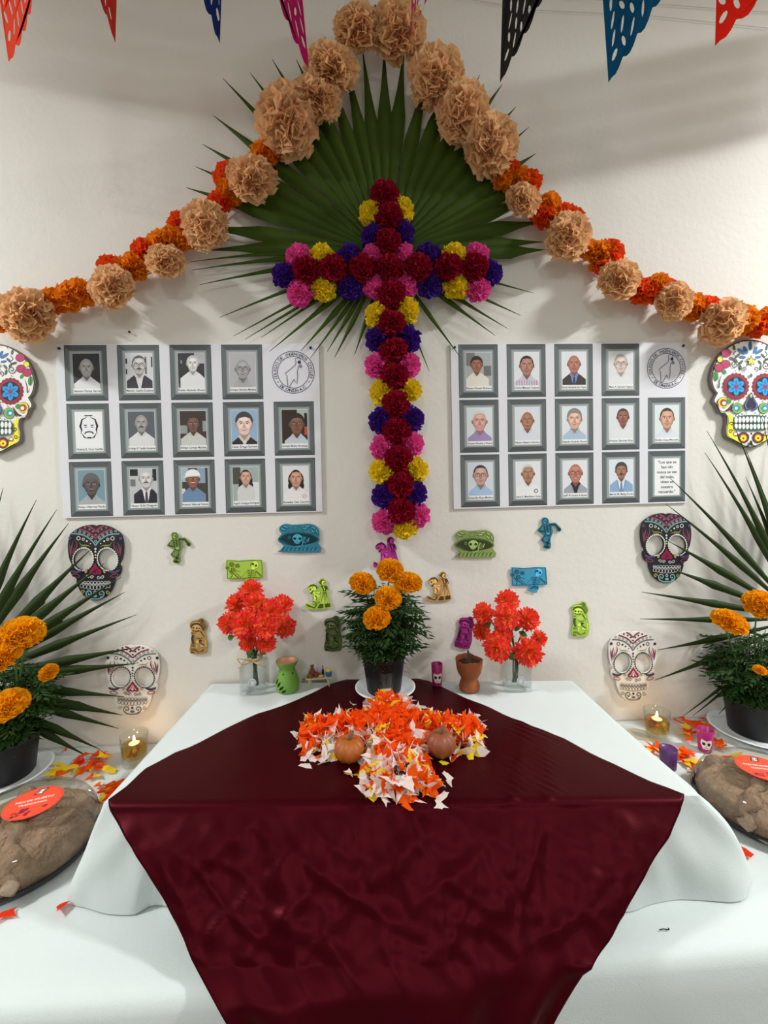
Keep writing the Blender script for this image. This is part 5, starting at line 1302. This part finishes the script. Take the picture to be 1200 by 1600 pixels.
mini('miniature_jug', 'tiny brown clay jug on the tiny table', (-.024, .004, 0), [(.008, 0), (.012, .006), (.012, .014), (.006, .024), (.005, .03), (.007, .036), (.003, .037)], (128, 66, 38))
mini('miniature_bread', 'tiny round brown bread at the front of the tiny table', (-.03, -.012, 0), [(.009, 0), (.012, .004), (.009, .010), (.002, .012)], (142, 76, 40))
mini('miniature_pot', 'tiny reddish clay pot in the middle of the tiny table', (-.008, -.008, 0), [(.007, 0), (.011, .006), (.009, .012), (.008, .013), (.002, .012)], (120, 56, 36))
mini('miniature_roll', 'tiny pale bread roll in the middle of the tiny table', (.008, -.014, 0), [(.005, 0), (.008, .004), (.006, .008), (.001, .009)], (222, 172, 132), 1.3)
mini('miniature_plate', 'tiny white and purple plate standing on the tiny table', (.002, .008, 0), [(.004, 0), (.010, .008), (.011, .018), (.003, .022)], (176, 164, 190), 1, .4)
mini('miniature_bottle', 'tiny dark bottle on the tiny table', (.013, .006, 0), [(.004, 0), (.0042, .016), (.0018, .022), (.0018, .033), (.001, .0335)], (46, 18, 24), rough=.2)
mini('miniature_candle', 'tiny white candle on the tiny table', (.022, .006, 0), [(.0018, 0), (.0018, .036), (.0005, .04)], (232, 226, 214))
mini('miniature_mug', 'tiny blue mug on the tiny table', (.034, -.006, 0), [(.008, 0), (.0105, .004), (.0105, .016), (.009, .017), (.002, .016)], (54, 108, 176))
mini('miniature_corn', 'tiny yellow heap on top of the tiny blue mug', (.034, -.006, .0165), [(.009, 0), (.0105, .004), (.006, .010), (.001, .012)], (226, 214, 110))

# ------------------------------------------------------------------ skull cups, purple cup, clay cup
def skull_cup(label, c, h, r0, r1, ang, col=(186, 36, 124)):
    t = thing('skull_cup', label, 'cup', c)
    b = MB(); b.lathe([(r0*.97, 0), (r0, .002), (r1, h), (r1-.001, h+.0008), (r1-.002, h), (r0-.002, .006), (.001, .006)], 36, cap1=False); part('cup', b, mat('magenta_plastic_%d' % col[2], col, .35, trans=.25), t, True)
    P = Print(lambda u, v: (u, v), 0, 0)
    def wrapput(pts, fs, colr):
        P.k += 1; vs = []
        for (u, v) in pts:
            z = h*.42+v; r = r0+(r1-r0)*z/h+.0003+P.k*2e-5; a = ang+u/r; vs.append((r*math.cos(a), r*math.sin(a), z))
        P.add(vs, fs, colr)
    P.put = wrapput
    s = h*.26
    def patch(inside, colr):
        N_ = 26; vs = []; fs = []; P.k += 12
        for a_ in range(N_):
            for b_ in range(N_):
                u0, v0 = -1+2*a_/N_, -1+2*b_/N_; q = 2/N_
                if inside(u0+q/2, v0+q/2):
                    k_ = len(vs); vs += [(u0*s, v0*s), ((u0+q)*s, v0*s), ((u0+q)*s, (v0+q)*s), (u0*s, (v0+q)*s)]; fs.append((k_, k_+1, k_+2, k_+3))
        wrapput(vs, fs, colr)
    def skull(u, v):
        if v > -.05: return abs(u) < .86-.25*max(0, v-.35) and v < .62+.16*abs(u)*1.4
        return abs(u) < .86-.42*(-v) and v > -.9
    patch(skull, (236, 226, 214))
    patch(lambda u, v: ((abs(u)-.37)/.26)**2+((v-.04)/.29)**2 < 1, (26, 22, 26)); patch(lambda u, v: -.42 < v < -.22 and abs(u) < (-.2-v)*.5, (40, 30, 34)); patch(lambda u, v: -.7 < v < -.62 and abs(u) < .3, (90, 80, 80))
    part('skull_print', P, PRINT, t)
p = onZ(683, 1070, RZ+.003); p.z = RZ+.0035; p.y = min(p.y, -.05)
skull_cup('slim magenta cup with a white skull left of the clay cup', p, .074, .0165, .0195, -PI/2-.05)
p = onZ(1101.5, 1172, TZ+.002); p.z = TZ+.002
skull_cup('magenta cup with a white skull on the table at the right', p, .072, .019, .0245, -PI/2-.55)
p = onZ(1044, 1199, TZ+.002); p.z = TZ+.002
t = thing('purple_cup', 'dark purple cup half hidden behind the white cloth at the right', 'cup', p)
b = MB(); b.lathe([(.021, 0), (.022, .002), (.0255, .062), (.024, .063), (.0225, .058), (.002, .057)], 36, cap1=False); part('cup', b, mat('purple_plastic', (84, 42, 98), .4), t, True)
p = onZ(733.5, 1078, RZ+.001); p.z = RZ+.003; p.y = min(p.y, -.06)
t = thing('clay_cup', 'brown clay goblet with a jagged rim beside the right bouquet', 'clay cup', p)
b = MB(); n = 44
prof = [(.029, 0), (.0335, .004), (.0345, .015), (.031, .027), (.0268, .036), (.030, .046), (.0385, .060), (.0425, .076), (.0440, .092), (.0458, .105), (.0435, .107), (.040, .094), (.034, .080), (.012, .075), (.001, .074)]
rows = []
for k, (r, z) in enumerate(prof):
    row = []
    for j in range(n):
        a = 2*PI*j/n
        dz = (.005*noise.noise((3*math.cos(a), 3*math.sin(a), 2))-.006*max(0, math.sin(a*2+.6)))*(1 if 8 <= k <= 10 else 0)
        row.append((r*math.cos(a), r*math.sin(a), z+dz))
    rows.append(row)
b.grid(rows, closed=True); part('goblet', b, mat('terracotta', (160, 88, 48), .8, .15, 25, .2, 60), t, True)
b = MB(); b.lathe([(.041, .090), (.02, .094), (.002, .0925)], 28, cap0=False); part('ash', b, mat('dark_resin', (62, 30, 22), .8, .4, 80, .8, 120), t, True)
b = MB(); g = []
for k in range(9):
    f = k/8; w = .011*(1-f)**.8+.0006; g.append([(-w-.004*f, 0, .088+.05*f), (-.004*f, -.004*(1-f), .088+.05*f), (w-.004*f, 0, .088+.05*f)])
b.grid(g); g2 = [[(x, .004*(1-i/8), z) if j == 1 else (x, y, z) for j, (x, y, z) in enumerate(r)] for i, r in enumerate(g)]; b.grid(g2)
part('pointed_leaf', b, mat('grey_green_leaf', (84, 84, 62), .7), t, True)

# ------------------------------------------------------------------ bread in clear dome boxes
m_bread = mat('sugared_bread', (166, 144, 124), .95, .5, 45, 1.0, 110)
def bread(side, c, r, h, sticker_rot, stick_off, seed):
    sd = 'left' if side == 'L' else 'right'
    R = random.Random(seed)
    t = thing('bread_box', 'clear dome bread box with red oval sticker at the %s' % sd, 'food box', c)
    b = MB(); b.lathe([(r*.9, 0), (r*.94, .003), (r*1.0, .018), (r*1.035, .020), (r*1.035, .024), (r*.985, .024), (r*.93, .008), (r*.3, .006)], 56); part('tray', b, mat('black_tray', (18, 18, 20), .3, spec=.5), t, True)
    b = MB(); pr = [(r*1.02, .0245), (r*1.02, .028), (r*.985, .030), (r*.975, .045)]
    for k in range(12):
        a = k/11*PI/2*.97; pr.append((r*(.45+.52*math.cos(a)) if a < 1.3 else r*(.45+.52*math.cos(a)), .045+(h-.045)*math.sin(a)))
    pr.append((r*.2, h+.001)); pr.append((.001, h+.001))
    b.lathe(pr, 64, cap0=False, cap1=False); part('dome_lid', b, clear_mat('dome_plastic', (236, 232, 226), .55, .05), t, True)
    # sticker on the flat top of the lid
    P = Print(lambda u, v: (u, v), 0)
    cs, sn = math.cos(sticker_rot), math.sin(sticker_rot)
    def putflat(pts, fs, col):
        P.k += 1; z = h+.0014+P.k*3e-5
        P.add([(stick_off[0]+u*cs-v*sn, stick_off[1]+u*sn+v*cs, z) for u, v in pts], fs, col)
    P.put = putflat
    q = r*.36
    P.ell(0, 0, q, q*.98, (232, 80, 52), n=40); P.ring(0, 0, q*.95, q*.93, q*.03, (214, 60, 40), 40)
    P.put([(-.18*q, .5*q), (.14*q, .5*q), (.3*q, .86*q), (-.02*q, .86*q)], [(0, 1, 2, 3)], (24, 22, 24)); P.put([(-.1*q, .55*q), (.11*q, .55*q), (.22*q, .81*q), (.01*q, .81*q)], [(0, 1, 2, 3)], (240, 236, 230)); P.stroke([(-.04*q, .57*q), (.02*q, .76*q), (.1*q, .6*q), (.17*q, .79*q)], .05*q, (24, 22, 24))
    def txt(s_, cy_, size):
        vs, fs = glyph(s_, True); x0 = min(v[0] for v in vs); x1 = max(v[0] for v in vs)
        P.put([((v[0]-(x0+x1)/2)*size, cy_+(v[1]-.35)*size) for v in vs], fs, (246, 226, 214))
    txt('PAN DE MUERTO', .18*q, .17*q); txt('TRADICIONAL', -.06*q, .15*q)
    for k in range(14): P.ell(R.uniform(-.6, .6)*q, R.uniform(-.72, -.35)*q, R.uniform(.05, .12)*q, R.uniform(.04, .08)*q, [(150, 30, 46), (120, 24, 60), (190, 40, 40)][k % 3], R.uniform(0, 3), 8)
    part('oval_sticker', P, PRINT, t)['label'] = 'orange red sticker with white lettering and a black logo'
    # the loaf inside
    lo = thing('bread_loaf', 'brown sugared bread of the dead inside the %s dome box' % sd, 'bread', (c[0], c[1], c[2]+.009))
    rb, hb = r*.93, (h-.009)*.80
    def surf(a, f, lift=0):
        rr = rb*math.sin(f*PI/2)**.9; z = hb*math.cos(f*PI/2)**.75
        return Vector((rr*math.cos(a), rr*math.sin(a), z))
    b = MB(); rows = []
    for k in range(44):
        f = .01+k/43*.99; row = []
        for j in range(96):
            a = 2*PI*j/96; p_ = surf(a, f); nn = p_.normalized()
            dz = .009*noise.noise((p_.x*16, p_.y*16, p_.z*16+seed))+.004*noise.noise((p_.x*44, p_.y*44, p_.z*44))+.0035*(1-abs(noise.noise((p_.x*26, p_.y*26+seed, p_.z*26))))**4
            p_ = p_+nn*dz; p_.z = max(.001, p_.z); row.append(p_)
        rows.append(row)
    rows.append([Vector((p_.x*.85, p_.y*.85, .0)) for p_ in rows[-1]])
    b.grid(rows, closed=True); b.add(rows[-1], [tuple(range(96))]); part('crumb', b, m_bread, lo, True)
    for k in range(4):
        a0 = k*PI/2+.5; pts = []; rad = []
        for i in range(13):
            f = .16+.76*i/12; p_ = surf(a0+.05*math.sin(i*1.3), f); pts.append(p_+p_.normalized()*.002); rad.append(.015*(1.0+.38*math.cos(i/12*4*PI))*r/.16)
        b = MB(); b.tube(pts, rad, 12); part('bread_bone', b, m_bread, lo, True)
    b = MB(); b.sphere((0, 0, hb-.004), .020*r/.16, 14, 8, d=(1.3, 1.3, .7)); part('bread_knob', b, m_bread, lo, True)
bread('L', (-.85, -.455, TZ+.002), .165, .122, .32, (.030, .004), 4)
bread('R', (1.075, -.468, TZ+.002), .158, .118, -.30, (-.012, .0), 9)

# ------------------------------------------------------------------ cross of torn tissue on the maroon cloth, loose scraps, pumpkins
def scrap_mesh(name, seed, spiky):
    R = random.Random(seed); b = MB(); n = 7 if spiky else 6
    pts = []
    for i in range(n):
        a = 2*PI*i/n+R.uniform(-.25, .25); r = (R.uniform(.85, 1.25) if i % 2 else R.uniform(.35, .6)) if spiky else R.uniform(.6, 1.0)
        pts.append(Vector((r*1.2*math.cos(a), r*math.sin(a)*R.uniform(.45, .8), 0)))
    cu = R.uniform(-.5, .6); cv = R.uniform(-.3, .5)
    ax = R.uniform(0, 6.28)
    f = lambda p: Vector((p.x, p.y, cu*(p.x*math.cos(ax)+p.y*math.sin(ax))**2*.7+cv*p.x*p.y*.5))
    vs = [Vector((0, 0, 0))]; mids = []
    for p in pts: vs.append(f(p))
    for i in range(n): mids.append(f((pts[i]+pts[(i+1) % n])*.5*R.uniform(.85, 1.05)))
    vs += mids; fs = []
    for i in range(n): fs += [(0, 1+i, 1+n+i), (0, 1+n+i, 1+(i+1) % n)]
    mz = min(v.z for v in vs)
    return [v-Vector((0, 0, mz)) for v in vs], fs
SC = [scrap_mesh('s', 200+i, i % 3 != 2) for i in range(10)]
def scrap_me(i):
    b = MB(); b.add(*SC[i]); return b.mesh('tissue_scrap', True)
SCM = [scrap_me(i) for i in range(10)]
def tmat(n, c): return mat(n, c, .8, .1, 30, trans=.35, spec=.15)
m_so, m_sw, m_sy, m_sr = tmat('scrap_orange', (252, 92, 14)), tmat('scrap_white', (246, 232, 226)), tmat('scrap_yellow', (248, 214, 50)), tmat('scrap_red', (232, 56, 24))
R = random.Random(21)
cA = {n: onZ(x, y, RZ+.02) for n, (x, y) in dict(c=(612, 1137), l=(482, 1146), r=(742, 1146), f=(630, 1232), b=(606, 1092)).items()}
def seg_d(p, a, c_):
    ap = Vector((p.x-a.x, p.y-a.y)); ac = Vector((c_.x-a.x, c_.y-a.y)); t_ = max(0, min(1, ap.dot(ac)/ac.dot(ac))); return (ap-ac*t_).length
HW = .08
def mound(p):
    d = min(seg_d(p, cA['l'], cA['c']), seg_d(p, cA['r'], cA['c']), seg_d(p, cA['f'], cA['c'])*.9, seg_d(p, cA['b'], cA['c']))
    dc = math.hypot(p.x-cA['c'].x, p.y-cA['c'].y)
    return d, (.042+.02*math.exp(-(dc/.12)**2))*max(0, 1-(d/HW)**2)
def colour(p, d):
    # orange along the heart of each arm, white and yellow toward the edges
    q = R.random(); core = d/HW
    fr = (p.y-cA['c'].y) < -.12
    if core < .45: return 'o' if q < (.92 if not fr else .55) else ('w' if q < .95 else 'y')
    if core < .8: return 'w' if q < .5 else 'o' if q < .88 else 'y'
    return 'w' if q < .55 else 'y' if q < .75 else 'o'
b = {'o': MB(), 'w': MB(), 'y': MB()}
spots = []
arms = [('l', 1.0), ('r', 1.0), ('f', 1.0), ('b', .7)]
for (an, wt) in arms:
    for i in range(int(820*wt)):
        f = R.random()*1.04; e = cA[an]; c_ = cA['c']; base_ = c_.lerp(e, f)
        dr = Vector((e.x-c_.x, e.y-c_.y)).normalized(); pr_ = Vector((-dr.y, dr.x)); s = R.gauss(0, .42)*HW
        p = Vector((base_.x+pr_.x*s+dr.x*R.uniform(-.01, .01), base_.y+pr_.y*s+dr.y*R.uniform(-.01, .01), 0)); d, hgt = mound(p); spots.append((p, d, hgt))
indiv = 0
for i, (p, d, hgt) in enumerate(spots):
    if p.y > pc.y-.112+.0 and abs(p.x-pc.x) < .1: continue
    col = colour(p, d); surf_ = i % 10 == 0
    sz = R.uniform(.016, .029)*(1.2 if col == 'w' else 1)
    z = RZ+.006+hgt*(1.0 if surf_ else R.uniform(.25, .95))
    ori = Euler((R.gauss(0, .75), R.gauss(0, .75), R.uniform(0, 6.28)))
    k = R.randrange(10)
    if surf_ and indiv < 190:
        m = {'o': m_so, 'w': m_sw, 'y': m_sy}[col]; nm = {'o': 'orange', 'w': 'white', 'y': 'yellow'}[col]
        o = link('tissue_scrap', SCM[k], m, None, (p.x, p.y, z), ori, (sz, sz, sz)); indiv += 1
        tag(o, 'torn %s tissue scrap lying on the petal cross over the maroon cloth' % nm, 'paper scrap', '%s scraps of the petal cross' % nm)
    else:
        mt = ori.to_matrix(); vs, fs = SC[k]
        vv = []
        for v in vs:
            w_ = mt @ (v*sz)+Vector((p.x, p.y, z)); w_.z = max(w_.z, RZ+.005); vv.append(w_)
        b[col].add(vv, fs)
t = thing('petal_cross', 'cross-shaped heap of torn orange and white tissue on the maroon cloth', 'tissue heap', (cA['c'].x, cA['c'].y, RZ+.004))
for col, m in (('o', m_so), ('w', m_sw), ('y', m_sy)):
    o = link({'o': 'orange_shreds', 'w': 'white_shreds', 'y': 'yellow_shreds'}[col], b[col].mesh('shreds', True, (cA['c'].x, cA['c'].y, RZ+.004)), m, t); o['kind'] = 'stuff'
# low mound of packed tissue under the shreds
mb = MB(); rows = []
for i in range(60):
    row = []
    for j in range(60):
        p = Vector((cA['c'].x-.33+.66*j/59, cA['c'].y-.34+.56*i/59, 0)); d, hg = mound(p)
        row.append((p.x-cA['c'].x, p.y-cA['c'].y, hg*.3+.002*noise.noise((p.x*60, p.y*60, 0)) if d < HW*.22 else -.004))
    rows.append(row)
fs_keep = []
for i in range(59):
    for j in range(59):
        if max(rows[i][j][2], rows[i+1][j][2], rows[i][j+1][2], rows[i+1][j+1][2]) > 0: fs_keep.append((i*60+j, i*60+j+1, (i+1)*60+j+1, (i+1)*60+j))
used = sorted({v for f in fs_keep for v in f}); rm = {v: i for i, v in enumerate(used)}; flat = [p for r in rows for p in r]
mb.add([(flat[v][0], flat[v][1], max(flat[v][2], .001)) for v in used], [tuple(rm[v] for v in f) for f in fs_keep])
part('packed_tissue', mb, m_so, t, True)
def stray(px, py, z, col, sz, place):
    m = {'o': m_so, 'w': m_sw, 'y': m_sy, 'r': m_sr}[col]; nm = {'o': 'orange', 'w': 'white', 'y': 'yellow', 'r': 'red orange'}[col]
    p = onZ(px, py, z); k = R.randrange(10)
    o = link('tissue_scrap', SCM[k], m, None, (p.x, p.y, z+.003), (R.gauss(0, .22), R.gauss(0, .22), R.uniform(0, 6.28)), (sz, sz, sz*.8))
    tag(o, 'loose %s tissue scrap %s' % (nm, place), 'paper scrap', '%s scraps %s' % (nm, place))
# pointed white scraps around the rim of the petal cross
for (x, y) in ((545, 1210), (566, 1237), (600, 1252), (690, 1248), (655, 1255), (702, 1224), (735, 1162), (757, 1152), (462, 1150), (470, 1168), (745, 1120), (755, 1135), (700, 1215), (688, 1262), (480, 1130)):
    stray(x, y, RZ+.006, 'w', R.uniform(.015, .022), 'at the rim of the petal cross')
for (x, y, c) in ((635, 1262, 'o'), (648, 1250, 'o'), (694, 1194, 'y'), (712, 1172, 'y'), (584, 1250, 'y'), (490, 1172, 'y'), (505, 1165, 'y')):
    stray(x, y, RZ+.006, c, .02, 'at the rim of the petal cross')
for i in range(66):
    cl = R.choice([(85, 1208, 10, 6), (100, 1200, 14, 7), (140, 1200, 18, 12), (135, 1195, 16, 10), (158, 1188, 10, 8), (172, 1230, 14, 9), (178, 1232, 12, 7), (165, 1245, 10, 7)])
    x, y = R.gauss(cl[0], cl[2]*.6), R.gauss(cl[1], cl[3]*.6)
    stray(x, y, TZ+.004+R.uniform(0, .01), 'y' if (cl[0] < 110 and R.random() < .75) or R.random() < .3 else ('o' if R.random() < .75 else 'r'), R.uniform(.018, .03), 'on the white table near the left candle')
for (x, y, c) in ((103, 1172, 'o'), (64, 1171, 'y'), (12, 1228, 'o')): stray(x, y, TZ+.004, c, .014, 'on the white table near the left candle')
for i in range(66):
    cl = R.choice([(1062, 1132, 12, 6), (1070, 1138, 14, 7), (1087, 1130, 8, 6), (1104, 1137, 8, 5), (1078, 1148, 7, 5), (1120, 1155, 8, 6), (1126, 1163, 7, 5), (1022, 1168, 11, 7), (1030, 1175, 10, 8), (1056, 1178, 12, 8), (1068, 1182, 12, 8), (1080, 1192, 10, 8), (1085, 1200, 9, 6), (1140, 1185, 9, 6)])
    x, y = R.gauss(cl[0], cl[2]*.6), R.gauss(cl[1], cl[3]*.6)
    stray(x, y, TZ+.004+R.uniform(0, .008), 'y' if R.random() < .25 else ('o' if R.random() < .7 else 'r'), R.uniform(.018, .03), 'on the white table near the right candle')
for (x, y, s) in ((97, 1416, .03), (8, 1432, .026)): stray(x, y, TZ+.003, 'r', s, 'on the white table in front of the left bread')
for (x, y, s) in ((1150, 1328, .024), (1165, 1333, .022)): stray(x, y, TZ+.003, 'r', s, 'on the white table in front of the right bread')

def pumpkin(label, px, py, r, c, seed, zz=.0, hh=.8):
    p = onZ(px, py, RZ+.01); p.z = RZ+.004+zz
    t = thing('small_pumpkin', label, 'pumpkin', p, 'little pumpkins in the petal cross')
    b = MB(); rows = []
    for k in range(15):
        f = k/14*PI; row = []
        for j in range(48):
            a = 2*PI*j/48; rib = 1-.10*abs(math.sin(a*4.5))**.5*-1-.10
            rib = .84+.16*abs(math.sin(a*5))**.55
            rr = r*math.sin(f)*rib; z = -r*hh*math.cos(f)*(1-.25*max(0, math.cos(f*2))**2*(1 if True else 0))
            row.append((rr*math.cos(a), rr*math.sin(a), z+r*hh*.78))
        rows.append(row)
    b.grid(rows, closed=True); part('shell', b, mat('pumpkin_%d' % seed, c, .5, .2, 18, .1, 60), t, True)
    b = MB(); b.tube([(0, 0, r*hh*1.3), (.002, 0, r*hh*1.75), (.008, -.002, r*hh*2.15)], [r*.2, r*.13, r*.15], 7); part('stem', b, mat('pumpkin_stem', (112, 88, 62), .8), t, True)
pumpkin('small orange pumpkin at the left inner corner of the petal cross', 546, 1181, .039, (168, 88, 26), 1)
pumpkin('small brown orange pumpkin at the right inner corner of the petal cross', 689, 1174, .038, (140, 76, 46), 2, hh=.9)
pumpkin('small red brown pumpkin at the back of the petal cross', 612, 1122, .028, (160, 66, 36), 3, .02)
p = onZ(627, 1207, RZ+.045); p.z = RZ+.032
t = thing('black_votive', 'small black glazed votive pot in the front arm of the petal cross', 'votive pot', p)
b = MB(); b.lathe([(.013, 0), (.019, .006), (.0205, .015), (.017, .023), (.013, .025), (.012, .022), (.001, .020)], 24, cap1=False); part('pot', b, mat('black_glaze', (20, 20, 22), .15), t, True)
b = MB(); b.tube([(.006, 0, .022), (.012, -.004, .034), (.018, -.004, .036)], [.003, .003, .002], 6); part('handle', b, MATS['black_glaze'], t, True)
p = onZ(1037, 1455, TZ)
b = MB(); b.tube([(-.009, 0, .003), (0, .001, .003), (.008, -.001, .003), (.011, 0, .004)], [.0007, .0009, .001, .0018], 6); o = link('burnt_match', b.mesh('burnt_match', True), mat('charred_wood', (44, 38, 36), .9), None, (p.x, p.y, TZ+.0005)); tag(o, 'short burnt matchstick on the bare tablecloth at the lower right', 'match')
